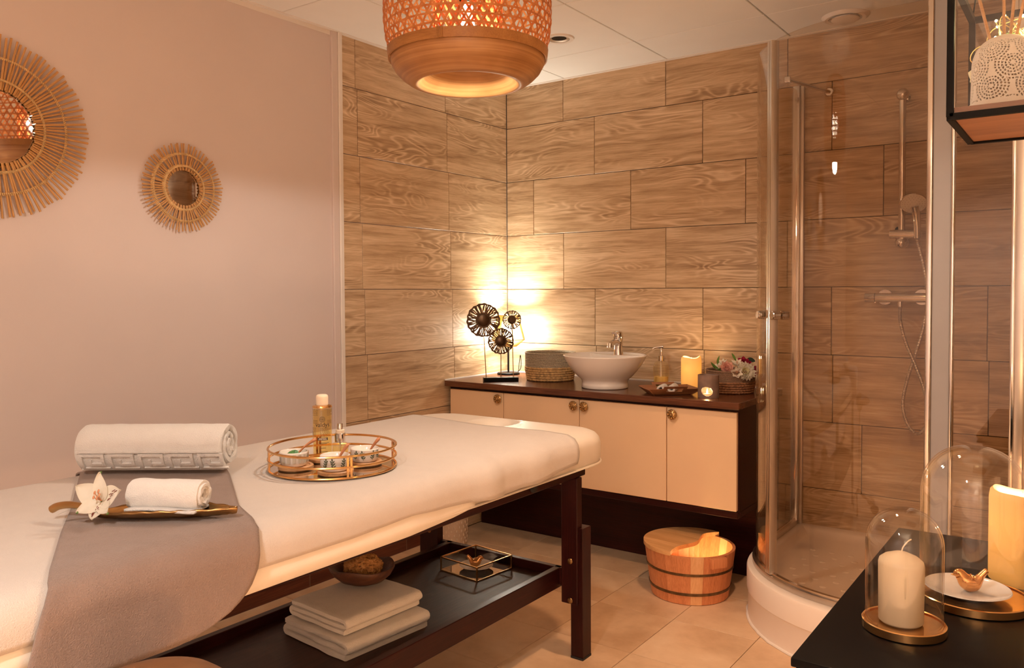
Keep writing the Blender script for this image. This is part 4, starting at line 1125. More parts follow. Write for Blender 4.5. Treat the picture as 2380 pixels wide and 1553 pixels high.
# ---- rope baskets
def rope_ring(mb, R, z, r, n=150, lobes=40, ph=0, c=(0, 0), sx=1.0):
    P = [(c[0]+R*math.cos(2*PI*i/n)*sx, c[1]+R*math.sin(2*PI*i/n), z) for i in range(n)]
    mb.tube(P, lambda i: r*(1+.20*math.sin(2*PI*lobes*i/n+ph)), 7, closed=True)
def basket(name, label, loc, R, H_, split, m_low, m_up, nl, nu, rb=.93):
    t = thing(name, label, 'basket', loc)
    MB().lathe([(.0001, .003), (R*rb-.006, .003), (R*rb-.006, .007), (.0001, .007)], 40).build('base', m_low, t)
    lo = MB(); up = MB(); r = H_*split/nl/2
    for k in range(nl): rope_ring(lo, lerp(R*rb, R, min(1, (k+.5)/nl*1.3))-r, r*(2*k+1)+r*.34, r*1.08, 200, 44, k*2.1)
    ru = H_*(1-split)/nu/2
    for k in range(nu): rope_ring(up, R-ru-.002, H_*split+ru*(2*k+1), ru*1.12, 200, 66, k*PI)
    lo.build('rope_band', m_low, t, smooth=True, angle=70); up.build('cord_band', m_up, t, smooth=True, angle=70)
    MB().torus((0, 0, H_), R-.003, .0038, 80, 8).build('rim', m_up, t, smooth=True)
    return t
basket('rope_basket', 'round two tone rope basket between the sculpture and the wash basin', (-2.272, 3.500, CT), .130, .140, .50, M['jute'], M['greyrope'], 6, 9)
basket('flower_basket', 'round brown rope basket full of flowers beside the shower glass', (-1.322, 3.512, CT), .108, .098, .52, M['brownrope'], M['brownweave'], 5, 8)

# ---- wash basin and tap
SX, SY = -1.872, 3.355
t = thing('wash_basin', 'white round vessel wash basin on the mahogany worktop', 'sink', (SX, SY, CT))
MB().lathe([(.0001, .0005), (.106, .0005), (.110, .004), (.107, .020), (.106, .030), (.113, .042), (.131, .058), (.153, .082), (.172, .108), (.186, .132), (.194, .148), (.1965, .152), (.195, .1545), (.190, .154),
            (.180, .142), (.160, .116), (.132, .086), (.095, .066), (.04, .058), (.0001, .057)], 80).build('bowl', M['white_ceramic'], t, smooth=True, angle=80)
db = MB(); pts = []
for i in range(25): a = lerp(math.radians(38), math.radians(142), i/24); pts.append((.187*math.cos(a), .187*math.sin(a)))
for i in range(25): u = i/24; x = lerp(pts[24][0], pts[0][0], u); pts.append((x, .115-.045*math.sin(PI*u)**1.0))
db.prism(pts, .110, .1475); db.build('tap_ledge', M['white_ceramic'], t, bevel=.006, seg=3)
MB().lathe([(.0001, .062), (.018, .0615), (.021, .060), (.021, .058)], 24).build('drain', M['chrome'], t, smooth=True)
t = thing('mixer_tap', 'chrome single lever mixer tap on the wash basin ledge', 'tap', (SX+.003, SY+.128, CT+.1475), math.radians(4))
pf = cr([(0, 0, 0), (0, -.002, .022), (0, .000, .046), (0, .004, .062)], 5)
MB().tube(pf, lambda i: [.024, .0235, .0225, .0215, .021, .0205, .020, .0197, .0195, .0195, .0197, .020, .0205, .021, .0215, .022][min(15, i)], 24).build('body', M['chrome'], t, smooth=True, angle=50)
sp = cr([(0, .004, .044), (0, -.020, .058), (0, -.055, .062), (0, -.085, .056), (0, -.100, .050)], 5)
MB().tube(sp, lambda i: .0165-.00028*i, 18).build('spout', M['chrome'], t, smooth=True, angle=50)
MB().cyl((0, -.094, .057), (0, -.098, .038), .0125, 18).build('aerator', M['chrome'], t, smooth=True)
mb = MB().lathe([(.0001, .112), (.018, .111), (.0235, .106), (.0245, .098), (.0235, .076), (.021, .062), (.0001, .062)], 28); mb.v = [(x, y-.10*(z-.06), z+.10*(-y)*(1 if z > .09 else 0)) for x, y, z in mb.v]
hd_ = mb.build('lever', M['chrome'], t, smooth=True, angle=40)
MB().rbox(-.014, .014, -.050, -.010, .100, .110).build('lever_grip', M['chrome'], hd_, bevel=.004, seg=2)
MB().sphere((0, -.0265, .088), .0022, 8, 6).build('marker', M['ink'], hd_, smooth=True)

# ---- soap dispenser
t = thing('soap_dispenser', 'clear glass pump bottle half full of yellow soap behind the wooden tray', 'soap dispenser', (-1.705, 3.610, CT))
MB().lathe([(.0001, .0005), (.034, .0005), (.0372, .004), (.0372, .088), (.033, .104), (.023, .113), (.015, .116), (.015, .119)], 44).build('bottle_body', M['bottle'], t, smooth=True)
rb_ = MB()
for k in range(14):
    for z in range(5):
        for s in (-1, 1):
            a = 2*PI*k/14; rb_.tube([(.0374*math.cos(a), .0374*math.sin(a), .042+z*.010), (.0376*math.cos(a+s*.22), .0376*math.sin(a+s*.22), .050+z*.010)], .0007, 4)
tag(rb_.build('relief', M['bottle'], t), kind='stuff')
MB().lathe([(.0001, .003), (.0345, .003), (.0345, .040), (.0001, .040)], 40).build('soap', M['soap'], t, smooth=True, angle=50)
MB().lathe([(.0155, .115), (.0155, .139), (.013, .141), (.0001, .141)], 32).build('collar', M['chrome'], t, smooth=True, angle=40)
MB().cyl((0, 0, .141), (0, 0, .176), .0055, 14).build('pump_stem', M['chrome'], t, smooth=True)
MB().tube(cr([(.009, .004, .182), (0, 0, .183), (-.022, -.014, .179), (-.034, -.022, .173)], 4), lambda i: .0068-.0003*i, 12).build('nozzle', M['chrome'], t, smooth=True)
MB().cyl((0, 0, .01), (0, 0, .115), .0025, 8).build('dip_tube', M['cap'], t, smooth=True)

# ---- wooden tray with two tiny towels
WT = thing('wooden_tray', 'small flared wooden tray with slotted handles at the worktop edge', 'tray', (-1.520, 3.300, CT+.0006), math.radians(43))
def quadwall(b0, b1, t0, t1, th):
    n = (Vector(b1)-Vector(b0)).cross(Vector(t0)-Vector(b0)).normalized()*th
    P = [Vector(q) for q in (b0, b1, t1, t0)]; return MB().add(P+[q+n for q in P], [(0, 1, 2, 3), (7, 6, 5, 4), (0, 4, 5, 1), (1, 5, 6, 2), (2, 6, 7, 3), (3, 7, 4, 0)])
bx, by, tx, ty, hh = .080, .050, .112, .084, .030
MB().rbox(-bx, bx, -by, by, .001, .006).build('base', M['traywood'], WT)
quadwall((-bx, by, .001), (-bx, -by, .001), (-tx, ty, hh), (-tx, -ty, hh), .005).build('side', M['traywood'], WT)
quadwall((bx, -by, .001), (bx, by, .001), (tx, -ty, hh), (tx, ty, hh), .005).build('side', M['traywood'], WT)
for s in (-1, 1):
    def WP(x, z):
        k = z/hh; return Vector((x*lerp(bx, tx, min(1, k))/tx if abs(x) > .09 else x, s*lerp(by, ty, k), max(.001, z)))
    mb = MB(); hx0, hx1, hz0, hz1 = -.036, .036, .016, .031; zt_ = .041
    def pan(x0, x1, z0, z1):
        mb.add([WP(x0, z0), WP(x1, z0), WP(x1, z1), WP(x0, z1)]+[WP(x0, z0)+Vector((0, -s*.005, .001)), WP(x1, z0)+Vector((0, -s*.005, .001)), WP(x1, z1)+Vector((0, -s*.005, .001)), WP(x0, z1)+Vector((0, -s*.005, .001))],
               [(0, 1, 2, 3), (7, 6, 5, 4), (0, 4, 5, 1), (1, 5, 6, 2), (2, 6, 7, 3), (3, 7, 4, 0)])
    pan(-tx, -.052, 0, hh); pan(.052, tx, 0, hh); pan(-.052, .052, 0, hz0); pan(-.052, hx0, hz0, hz1); pan(hx1, .052, hz0, hz1); pan(-.052, .052, hz1, zt_)
    mb.build('handle_side', M['traywood'], WT)
for k, (lx, ly) in enumerate(((-.030, .004), (.022, .012))):
    p = WT.matrix_basis if False else Matrix.Translation(WT.location) @ Matrix.Rotation(WT.rotation_euler.z, 4, 'Z')
    q = p @ Vector((lx, ly, .0065))
    t = thing('rolled_washcloth', ('white rolled washcloth at the left of the small wooden tray', 'white rolled washcloth at the right of the small wooden tray')[k], 'towel', q, math.radians(43+62), 'washcloths in the wooden tray')
    roll_towel(.0185, .092, 2.2, .0062, 4+k*3, .92, 70, 14).build('towel_roll', M['towel'], t, smooth=True, angle=70)

# ---- candles
def flame(parent, loc, s=1.0):
    MB().lathe([(.0001, 0), (.0032*s, .004*s), (.0042*s, .009*s), (.0030*s, .016*s), (.0012*s, .023*s), (.0001, .027*s)], 14).build('flame', M['flame'], parent, loc=loc, smooth=True)
def led_candle(label, loc, r, h, power, group=None, col=(1, .74, .40), fcol=(1.0, .62, .30)):
    # hollow wax shell with a dished top round a flickering flame tip
    t = thing('led_candle', label, 'candle', loc, 0, group)
    mb = MB(); n = 48; prof = [(r-.004, .0005), (r, .004), (r, h-.014), (r-.002, h-.005), (r-.007, h), (r-.013, h-.003), (r-.020, h-.016), (r*.42, h-.026), (.0001, h-.028),
                               (.0001, h-.034), (r*.42, h-.032), (r-.016, h-.024), (r-.007, h-.030), (r-.006, .004)]
    mb.lathe(prof, n, closed=False)
    mb.v = [(x, y, z+(.0045*math.sin(math.atan2(y, x)*2+1.0)+.003*math.sin(math.atan2(y, x)*3))*(1 if z > h-.012 else 0)) for x, y, z in mb.v]
    mb.build('wax', M['wax'], t, smooth=True, angle=60)
    flame(t, (0, 0, h-.0285), 1.0)
    point('flame_light', (0, 0, h-.004), power*.55, fcol, .008, t)
    point('glow_light', (0, 0, h-.050), power*.7, col, .010, t)
    return t
led_candle('lit ivory pillar candle beside the flower basket on the worktop', (-1.520, 3.540, CT), .0465, .146, LP['led']*.8)
t = thing('oil_burner', 'brown grey stoneware oil burner with an oval opening and lit tealight', 'oil burner', (-1.333, 3.285, CT))
mb = MB(); NA, NZ, RB, HB = 96, 48, .0440, .096; a0 = facing(-1.333, 3.285)-.16
Vv = []; idx = {}
def hole(i, j):
    a = 2*PI*(i+.5)/NA; z = HB*(j+.5)/NZ; da = (a-a0+PI) % (2*PI)-PI; u = da*RB/.0235; v = (z-.029)/.0185
    c_, s_ = math.cos(.35), math.sin(.35); u, v = u*c_+v*s_*.8, v*c_-u*s_*.5
    return u*u+v*v < 1
for rr in (RB, RB-.006):
    for j in range(NZ+1):
        for i in range(NA): a = 2*PI*i/NA; Vv.append((rr*math.cos(a), rr*math.sin(a), HB*j/NZ))
o_ = (NZ+1)*NA; Ff = []
H_ = [[hole(i, j) for j in range(NZ)] for i in range(NA)]
for i in range(NA):
    for j in range(NZ):
        i2 = (i+1) % NA
        if H_[i][j]: continue
        q = (j*NA+i, j*NA+i2, (j+1)*NA+i2, (j+1)*NA+i); Ff.append(q); Ff.append(tuple(x+o_ for x in q[::-1]))
        if H_[i2][j]: Ff.append((j*NA+i2, (j+1)*NA+i2, (j+1)*NA+i2+o_, j*NA+i2+o_))
        if H_[i-1][j]: Ff.append((j*NA+i, (j+1)*NA+i, (j+1)*NA+i+o_, j*NA+i+o_))
        if j+1 < NZ and H_[i][j+1]: Ff.append(((j+1)*NA+i, (j+1)*NA+i2, (j+1)*NA+i2+o_, (j+1)*NA+i+o_))
        if j > 0 and H_[i][j-1]: Ff.append((j*NA+i, j*NA+i2, j*NA+i2+o_, j*NA+i+o_))
for i in range(NA):
    i2 = (i+1) % NA; j = NZ; Ff.append((j*NA+i, j*NA+i2, j*NA+i2+o_, j*NA+i+o_)); Ff.append((i, i2, i2+o_, i+o_))
mb.add(Vv, Ff).build('burner_body', M['stoneware'], t, smooth=True, angle=40)
MB().lathe([(.0001, .003), (RB-.006, .003), (RB-.006, .0005), (.0001, .0005)], 40).build('floor', M['stoneware'], t)
MB().lathe([(.0001, .076), (.022, .077), (.034, .086), (RB-.006, .0945), (RB-.0055, .090), (.034, .081), (.022, .072), (.0001, .071)], 40).build('dish', M['stoneware'], t, smooth=True, angle=60)
tl = thing('tealight', 'lit tealight inside the stoneware oil burner', 'candle', (-1.336, 3.276, CT+.0032))
MB().lathe([(.0001, .0005), (.0185, .0005), (.019, .013), (.0182, .013), (.0176, .004), (.0001, .003)], 32).build('cup', M['alu'], tl, smooth=True, angle=50)
MB().lathe([(.0001, .0105), (.0175, .0108), (.0175, .004), (.0001, .004)], 28).build('wax', M['waxplain'], tl)
flame(tl, (.003, -.004, .0115), .9)
point('flame_light', (.002, -.004, .030), LP['tealight'], (1, .62, .26), .006, tl)

# ---- flowers in the basket
FB = Vector((-1.322, 3.512, CT+.098))
FBR = Vector((.8125, .583, 0)); FBF = Vector((-.583, .8125, 0))
def fpos(dx_, dz_, df): return FB+FBR*dx_+FBF*df+Vector((0, 0, dz_))
TOC = Vector((.55, -.78, .30))
def many(label, name, loc, size, mat, rows_, face, cat='flower', width=.28, group=None, centre=None):
    t = thing(name, label, cat, loc, 0, group)
    for ri, (cnt, L_, el, cur) in enumerate(rows_):
        mb = MB()
        for k in range(cnt):
            az = 2*PI*(k+.5*(ri % 2))/cnt+random.uniform(-.06, .06)
            petal_grid(mb, L_*size*random.uniform(.92, 1.06), width*size*L_, RT(az, el+random.uniform(-.06, .06)), cur, .5, 4, 6, ruffle=.03*size if 'carnation' in name else 0)
        mb.xf(face).build('petals', mat[ri] if isinstance(mat, list) else mat, t, smooth=True, angle=80)
    if centre:
        MB().sphere((0, 0, .10*size), .16*size, 12, 8, (1, 1, .5)).xf(face).build('centre', centre, t, smooth=True)
    MB().tube([(0, 0, 0), -TOC*.01+Vector((0, 0, -.05))], .002, 6).build('flower_stem', M['leaf'], t)
    return t
many('large creamy white chrysanthemum drooping over the rim of the flower basket', 'chrysanthemum', fpos(.040, -.002, -.088), .046, [M['petal'], M['petal'], M['petalyel'], M['petalyel']],
     [(20, 1.0, .12, .10), (18, .86, .38, .12), (14, .62, .68, .18), (10, .36, .95, .2)], face_to((.45, -.72, .42)), centre=M['leaf'])
many('pale pink carnation at the left of the flower basket', 'carnation', fpos(-.034, .012, -.070), .034, M['petalpink'],
     [(9, 1.0, .25, .2), (8, .85, .55, .25), (7, .65, .85, .2), (5, .45, 1.15, .1)], face_to((.30, -.80, .45)), width=.45)
MAG = many('magenta carnation at the back of the flower basket', 'carnation', fpos(.050, .024, -.030), .036, M['petalred'],
     [(9, 1.0, .2, .2), (8, .85, .55, .25), (7, .65, .85, .2), (5, .45, 1.15, .1)], face_to((.35, -.60, .65)), width=.45)
many('dark magenta carnation hanging at the right rim of the flower basket', 'carnation', fpos(.085, -.004, -.030), .030, M['petalred'],
     [(9, 1.0, .25, .2), (8, .8, .6, .25), (6, .55, .95, .2)], face_to((.70, -.55, .3)), width=.45)
Q6 = [(.2, 1, .28, .15, .5), (1.25, 1, .34, .1, .45), (2.3, .9, .28, .2, .4), (3.35, .9, .34, .2, .4), (4.4, 1, .28, .15, .45), (5.4, 1, .34, .1, .5)]
for k, (dx_, dz_, df, sz, fc, lab) in enumerate((
        (.000, -.004, -.098, .034, (.42, -.82, .22), 'white lily like bloom at the front rim of the flower basket'),
        (.012, .030, -.060, .030, (.2, -.5, .9), 'white lily like bloom standing highest in the flower basket'),
        (-.062, .014, -.050, .028, (-.3, -.6, .7), 'white lily like bloom at the left rim behind the pink carnation'),
        (-.040, .028, -.020, .028, (-.1, -.4, .9), 'white lily like bloom at the back left of the flower basket'),
        (.030, .020, .000, .028, (.1, -.4, .9), 'white lily like bloom half hidden behind the chrysanthemum'))):
    ALS = (ALS if k else [])+[flower6('alstroemeria', lab, fpos(dx_, dz_, df), sz, face_to(fc), Q6, M['petal'], 'white blooms in the flower basket', fleck=(k == 0))]
def blade(parent, pts, wd, mat, nrm_=(0, -.4, 1)):
    lp_ = cr(pts, 6); m = len(lp_)-1; mb = MB(); N_ = Vector(nrm_)
    def fn(u, v):
        i = int(round(v*m)); d = (lp_[min(i+1, m)]-lp_[max(i-1, 0)]).normalized(); s = d.cross(N_).normalized()
        return lp_[i]+s*((u-.5)*wd*math.sin(PI*(.06+.92*v)))+N_.normalized()*(-.15*wd*(1-abs(u-.5)*2))
    mb.grid(4, m, fn); return mb.build('leaf', mat, parent, loc=W(parent), smooth=True, angle=80)
blade(ALS[2], [fpos(-.058, .004, -.06), fpos(-.085, .020, -.065), fpos(-.104, .042, -.068)], .013, M['leaf'], TOC)
blade(ALS[3], [fpos(-.060, .018, -.04), fpos(-.068, .042, -.045), fpos(-.061, .068, -.045)], .011, M['leaf'], TOC)
blade(ALS[1], [fpos(.008, .046, -.06), fpos(.000, .062, -.06), fpos(-.010, .080, -.058)], .011, M['leaf'], TOC)
blade(MAG, [fpos(.062, .036, -.02), fpos(.082, .046, -.02), fpos(.104, .040, -.022)], .024, M['darkleaf'], TOC)

# ---- wooden bucket
t = thing('wooden_bucket', 'round cedar bucket with brass hoops standing on the floor by the vanity', 'bucket', (-1.360, 3.154, 0))
RB0, RB1, HBk, NS = .1575, .1850, .200, 22
def br(z): return lerp(RB0, RB1, z/HBk)
lx = facing(-1.360, 3.154)
for k in range(NS):
    a, b = 2*PI*k/NS+lx+.02, 2*PI*(k+1)/NS+lx+.02-.0006; mb = MB(); top = HBk
    P = []
    for z in (.002, top):
        for q in (a, (a+b)/2, b): P.append((br(z)*math.cos(q), br(z)*math.sin(q), z))
        for q in (b, (a+b)/2, a): P.append(((br(z)-.013)*math.cos(q), (br(z)-.013)*math.sin(q), z))
    F_ = [(5, 4, 3, 2, 1, 0), (6, 7, 8, 9, 10, 11)]+[(i, (i+1) % 6, 6+(i+1) % 6, 6+i) for i in range(6)]
    mb.add(P, F_).build('stave', M['cedarpale'] if k in (0, 7, 13) else M['cedar'], t, bevel=.0006)
for z, hgt in ((.040, .011), (.122, .010)):
    MB().lathe([(br(z)+.0002, z), (br(z)+.0025, z), (br(z+hgt)+.0025, z+hgt), (br(z+hgt)+.0002, z+hgt)], 72, closed=True).build('hoop', M['hoop'], t, smooth=True, angle=40)
MB().lathe([(.0001, .012), (RB0-.012, .012), (RB0-.012, .024), (.0001, .024)], 48).build('bottom', M['cedar'], t)
hq = lx+.62
MB().box(((br(.18)+.009)*math.cos(hq), (br(.18)+.009)*math.sin(hq), .178), (.022, .072, .040), Matrix.Rotation(hq, 3, 'Z')).build('handle_lug', M['cedar'], t, bevel=.004, seg=2)
# lid: S shaped front edge, three boards
lid_rz = math.radians(-8.8)
lid_cut = [(q.x, q.y) for q in cr([(-1.0, .030, 0), (-.80, .016, 0), (-.55, .010, 0), (-.30, .020, 0), (-.05, .030, 0), (.2, .022, 0), (.45, .002, 0), (.65, -.004, 0), (.85, .010, 0), (1.0, .032, 0)], 6)]
RL = RB1+.004
lid = thing('bucket_lid', 'oiled wooden lid with a wavy edge half covering the bucket', 'lid', (-1.360, 3.154, HBk+.0005), lid_rz)
ND_ = 40
bounds = [-1, -.42, .22, 1]
for s0, s1 in zip(bounds, bounds[1:]):
    L_, Rr_ = [], []
    for i in range(ND_+1):
        v = lerp(s0, s1, i/ND_); y = v*RL*.9995; xl = -math.sqrt(max(0, RL*RL-y*y)); xr = min(math.sqrt(max(0, RL*RL-y*y)), interp(lid_cut, v))
        yy = y+(.0006 if i == 0 and s0 > -1 else 0)-(.0006 if i == ND_ and s1 < 1 else 0)
        L_.append((xl, yy)); Rr_.append((xr, yy))
    mb = MB(); n = ND_+1
    V_ = [(x, y, 0) for x, y in L_]+[(x, y, 0) for x, y in Rr_]; V_ += [(x, y, .016) for x, y, z in V_]
    F_ = []
    for i in range(ND_):
        F_ += [(i, i+1, n+i+1, n+i), (2*n+i, 3*n+i, 3*n+i+1, 2*n+i+1), (i, 2*n+i, 2*n+i+1, i+1), (n+i, n+i+1, 3*n+i+1, 3*n+i)]
    F_ += [(0, n, 3*n, 2*n), (n-1, 3*n-1, 4*n-1, 2*n-1)]
    mb.add(V_, F_).build('board', M['lidwood'], lid, bevel=.0)
led = led_candle('lit candle glowing inside the wooden bucket', (-1.335, 3.165, .0245), .036, .075, LP['bucket'], None, (1, .84, .38), (1, .80, .34))

# ================================================================== shower
GC, GR = Vector((-.610, 3.280)), .485
ZR, ZG = .200, 2.140
def tray_out(ins):
    P = [(SHX-.001, YB-.001)]
    cx, cy, R = -.600, 3.250, .520-ins
    P.append((cx-R, YB-.001))
    for i in range(33): a = PI+PI/2*i/32; P.append((cx+R*math.cos(a), cy+R*math.sin(a)))
    P.append((SHX-.001, cy-R))
    return P
t = thing('shower_tray', 'white quadrant shower tray with raised rim in the tiled corner', 'shower tray', (-.60, 3.25, 0))
prof = [(.005, .002), (.005, .108), (.003, .112), (.0, .114), (0, .190), (.003, .197), (.010, ZR)]
V_ = []; n = len(tray_out(0))
for ins, z in prof: V_ += [(x, y, z) for x, y in tray_out(ins)]
F_ = [(j*n+i, j*n+(i+1) % n, (j+1)*n+(i+1) % n, (j+1)*n+i) for j in range(len(prof)-1) for i in range(n)]
def tray_in(ins):   # basin edge keeps clear of the walls too
    P = [(SHX-.04-ins, YB-.03-ins)]; cx, cy, R = -.600, 3.250, .520-.062-ins
    P.append((cx-R, YB-.03-ins))
    for i in range(33): a = PI+PI/2*i/32; P.append((cx+R*math.cos(a), cy+R*math.sin(a)))
    P.append((SHX-.04-ins, cy-R)); return P
for ins, z in ((0, ZR), (.012, .190), (.030, .172), (.055, .165)):
    k0 = len(V_)//n-1; V_ += [(x, y, z) for x, y in tray_in(ins)]
    F_ += [(k0*n+i, k0*n+(i+1) % n, (k0+1)*n+(i+1) % n, (k0+1)*n+i) for i in range(n)]
k0 = len(V_)//n-1; F_.append(tuple(k0*n+i for i in range(n)))
at_world(MB().add(V_, F_), 'tray_body', M['acrylic'], t, smooth=True, angle=40)
bb_ = MB()
for i in range(9):
    for j in range(9):
        x, y = -.95+.075*i+(.03 if j % 2 else 0), 2.92+.07*j
        if math.hypot(x+.6, y-3.25) < .36 or (x > -.6 and y < 3.5) or y > 3.3:
            if x < -.27 and y < 3.6 and x > -.98 and math.hypot(min(0, x+.6), min(0, y-3.25)) < .37: bb_.sphere((x, y, .1645), .013, 10, 6, (1, 1, .28))
tag(at_world(bb_, 'grip_bumps', M['acrylic'], t, smooth=True), kind='stuff')
so = tray_out(.003); at_world(MB().tube([(x+.004*nz(x*20, y*20, 0), y+.004*nz(x*20, y*20, 7), .003) for x, y in so[1:]], .006, 8), 'sealant', M['trim'], t, smooth=True)
E_ = thing('shower_enclosure', 'curved glass shower enclosure with two sliding doors and metal profiles', 'shower', (-.61, 3.28, ZR))
def wpart(mb, name, mat, parent=None, **k): return mb.build(name, mat, parent or E_, loc=W(E_) if parent is None else (0, 0, 0), **k)
def shell(path, z0, z1, th):
    # upright sheet of given thickness along a plan path
    mb = MB(); m = len(path); L_ = []
    for i, p in enumerate(path):
        d = (Vector(path[min(i+1, m-1)])-Vector(path[max(i-1, 0)])).normalized(); s = Vector((-d.y, d.x))*th/2
        L_.append((Vector(p)+s, Vector(p)-s))
    V_ = []
    for z in (z0, z1):
        for a, b in L_: V_ += [(a.x, a.y, z), (b.x, b.y, z)]
    q = 2*m; F_ = []
    for i in range(m-1):
        F_ += [(2*i, 2*i+2, q+2*i+2, q+2*i), (2*i+1, q+2*i+1, q+2*i+3, 2*i+3), (2*i, 2*i+1, 2*i+3, 2*i+2), (q+2*i, q+2*i+2, q+2*i+3, q+2*i+1)]
    F_ += [(0, q, q+1, 1), (2*m-2, 2*m-1, q+2*m-1, q+2*m-2)]
    return mb.add(V_, F_)
def arc(a0, a1, n=24, R=GR): return [(GC.x+R*math.cos(math.radians(lerp(a0, a1, i/n))), GC.y+R*math.sin(math.radians(lerp(a0, a1, i/n)))) for i in range(n+1)]
YF = GC.y-GR; XF = GC.x-GR
wpart(shell([(XF, YB-.004), (XF, GC.y+.02)], ZR+.012, ZG, .006), 'fixed_pane', M['glass'], smooth=False)
wpart(shell([(-.352, YF), (-.204, YF)], ZR+.012, ZG, .006), 'fixed_pane', M['glass'])
dl = wpart(shell([(XF, GC.y+.02)]+arc(180, 224.0, 28), ZR+.022, ZG, .006), 'door', M['glass'], smooth=True, angle=40)
dr = wpart(shell(arc(226.2, 270, 28)+[(-.427, YF)], ZR+.022, ZG, .006), 'door', M['glass'], smooth=True, angle=40)
for d, aa in ((dl, 224.5), (dr, 226.4)):
    x, y = GC.x+GR*math.cos(math.radians(aa)), GC.y+GR*math.sin(math.radians(aa))
    MB().box((x, y, (ZR+ZG)/2+.012), (.030, .015, ZG-ZR-.02), Matrix.Rotation(math.radians(aa), 3, 'Z')).build('stile', M['alu'], d, bevel=.003, seg=2)
for d, aa in ((dl, 219.5), (dr, 231.5)):
    x, y = GC.x+GR*math.cos(math.radians(aa)), GC.y+GR*math.sin(math.radians(aa))
    kb_ = MB()
    pr_ = [(.0001, .034), (.013, .034), (.0155, .032), (.0155, .027), (.0135, .026), (.0155, .025), (.0155, .020), (.0135, .019), (.0155, .018), (.0155, .013), (.0135, .012), (.0155, .011), (.0155, .006), (.010, .0035), (.0001, .0035)]
    kb_.lathe(pr_, 26); kb_.lathe([(r, -z) for r, z in pr_], 26)
    kb_.xf(Matrix.Translation((x, y, 1.163)) @ Matrix.Rotation(math.radians(aa), 4, 'Z') @ Matrix.Rotation(PI/2, 4, 'Y')).build('knob', M['chrome'], d, smooth=True, angle=30)
wpart(MB().rbox(XF-.014, XF+.014, YB-.036, YB-.001, ZR, ZG+.02), 'wall_profile', M['chrome'], bevel=.004, seg=2)
wpart(MB().rbox(XF+.014, XF+.030, YB-.022, YB-.001, ZR, ZG+.02), 'wall_profile', M['alu'], bevel=.003, seg=2)
wpart(MB().rbox(-.4285, -.411, YF-.016, YF+.016, ZR, ZC-.002), 'post_edge', M['chrome'], bevel=.006, seg=3)
wpart(MB().rbox(-.4112, -.3615, YF-.010, YF+.014, ZR, ZC-.002), 'post', M['profile'], bevel=.001)
wpart(MB().rbox(-.3617, -.351, YF-.016, YF+.016, ZR, ZC-.002), 'post_edge', M['chrome'], bevel=.005, seg=3)
wpart(MB().rbox(-.2045, -.193, YF-.016, YF+.016, ZR, ZC-.002), 'wall_profile', M['chrome'], bevel=.004, seg=2)
wpart(MB().rbox(-.1932, SHX-.001, YF-.011, YF+.014, ZR, ZC-.002), 'wall_profile', M['alu'], bevel=.003, seg=2)
path = [(XF, YB-.004), (XF, GC.y+.02)]+arc(180, 270, 48)+[(SHX-.002, YF)]
wpart(shell(path, ZR+.0005, ZR+.020, .030), 'bottom_rail', M['alu'], smooth=True, angle=40)
wpart(shell(path, ZR+.020, ZR+.030, .014), 'bottom_seal', M['chrome'], smooth=True, angle=40)
bz = 2.125
wpart(MB().cyl((XF+.008, YB-.17, bz+.030), (-.962, YB-.010, bz-.006), .0075, 12), 'brace_bar', M['chrome'], smooth=True)
wpart(MB().lathe([(.0001, .008), (.016, .008), (.020, .004), (.021, 0)], 24).xf(Matrix.Translation((-.962, YB-.001, bz-.006)) @ Matrix.Rotation(PI/2, 4, 'X')), 'brace_rose', M['chrome'], smooth=True)
wpart(MB().box((XF+.006, YB-.17, bz+.030), (.024, .034, .026)), 'brace_clamp', M['chrome'], bevel=.004, seg=2)

# ---- shower fittings on the back wall
t = thing('shower_rail', 'chrome vertical shower rail with sliding holder on the tiled wall', 'shower rail', (-.656, YB, 1.2))
RX, RY = -.656, 3.672
at_world(MB().cyl((RX, RY, 1.435), (RX, RY, 2.075), .0135, 18), 'bar', M['chrome'], t, smooth=True)
for z in (2.052, 1.447):
    m_ = at_world(MB().sphere((RX, RY-.004, z), .025, 20, 14).cyl((RX, RY, z), (RX, YB-.001, z), .012, 14).cyl((RX, YB-.008, z), (RX, YB-.001, z), .020, 18), 'mount', M['chrome'], t, smooth=True, angle=50)
at_world(MB().cyl((RX-.042, RY-.012, 1.4815), (RX+.060, RY-.012, 1.4785), .0190, 20), 'slider', M['chrome'], t, smooth=True, angle=50)
at_world(MB().cyl((RX-.018, RY+.012, 1.500), (RX-.018, RY+.022, 1.505), .010, 12), 'slider_clip', M['rubber'], t, smooth=True)
t = thing('hand_shower', 'chrome hand shower with white spray face and metal hose on the rail', 'hand shower', (-.592, 3.62, 1.47))
hq = face_to((.12, -.62, -.62)); HC = (-.600, 3.598, 1.600)
MT = Matrix.Translation(HC) @ hq
at_world(MB().lathe([(.0001, -.020), (.018, -.019), (.036, -.013), (.0475, -.004), (.050, .004), (.0485, .007)], 44).xf(MT), 'head', M['chrome'], t, smooth=True)
at_world(MB().lathe([(.0485, .006), (.046, .0075), (.0001, .0078)], 44).xf(MT), 'spray_face', M['trim'], t, smooth=True)
nb_ = MB()
for rr, c_ in ((.012, 6), (.022, 12), (.032, 18), (.041, 24)):
    for k in range(c_): nb_.sphere((rr*math.cos(2*PI*k/c_), rr*math.sin(2*PI*k/c_), .008), .0018, 6, 4)
tag(at_world(nb_.xf(MT), 'nozzles', M['paleprint'], t), kind='stuff')
at_world(MB().tube(cr([(-.598, 3.612, 1.590), (-.595, 3.630, 1.560), (-.593, 3.640, 1.52), (-.593, 3.648, 1.462)], 6), lambda i: .0175-.00028*i, 16), 'handle', M['chrome'], t, smooth=True)
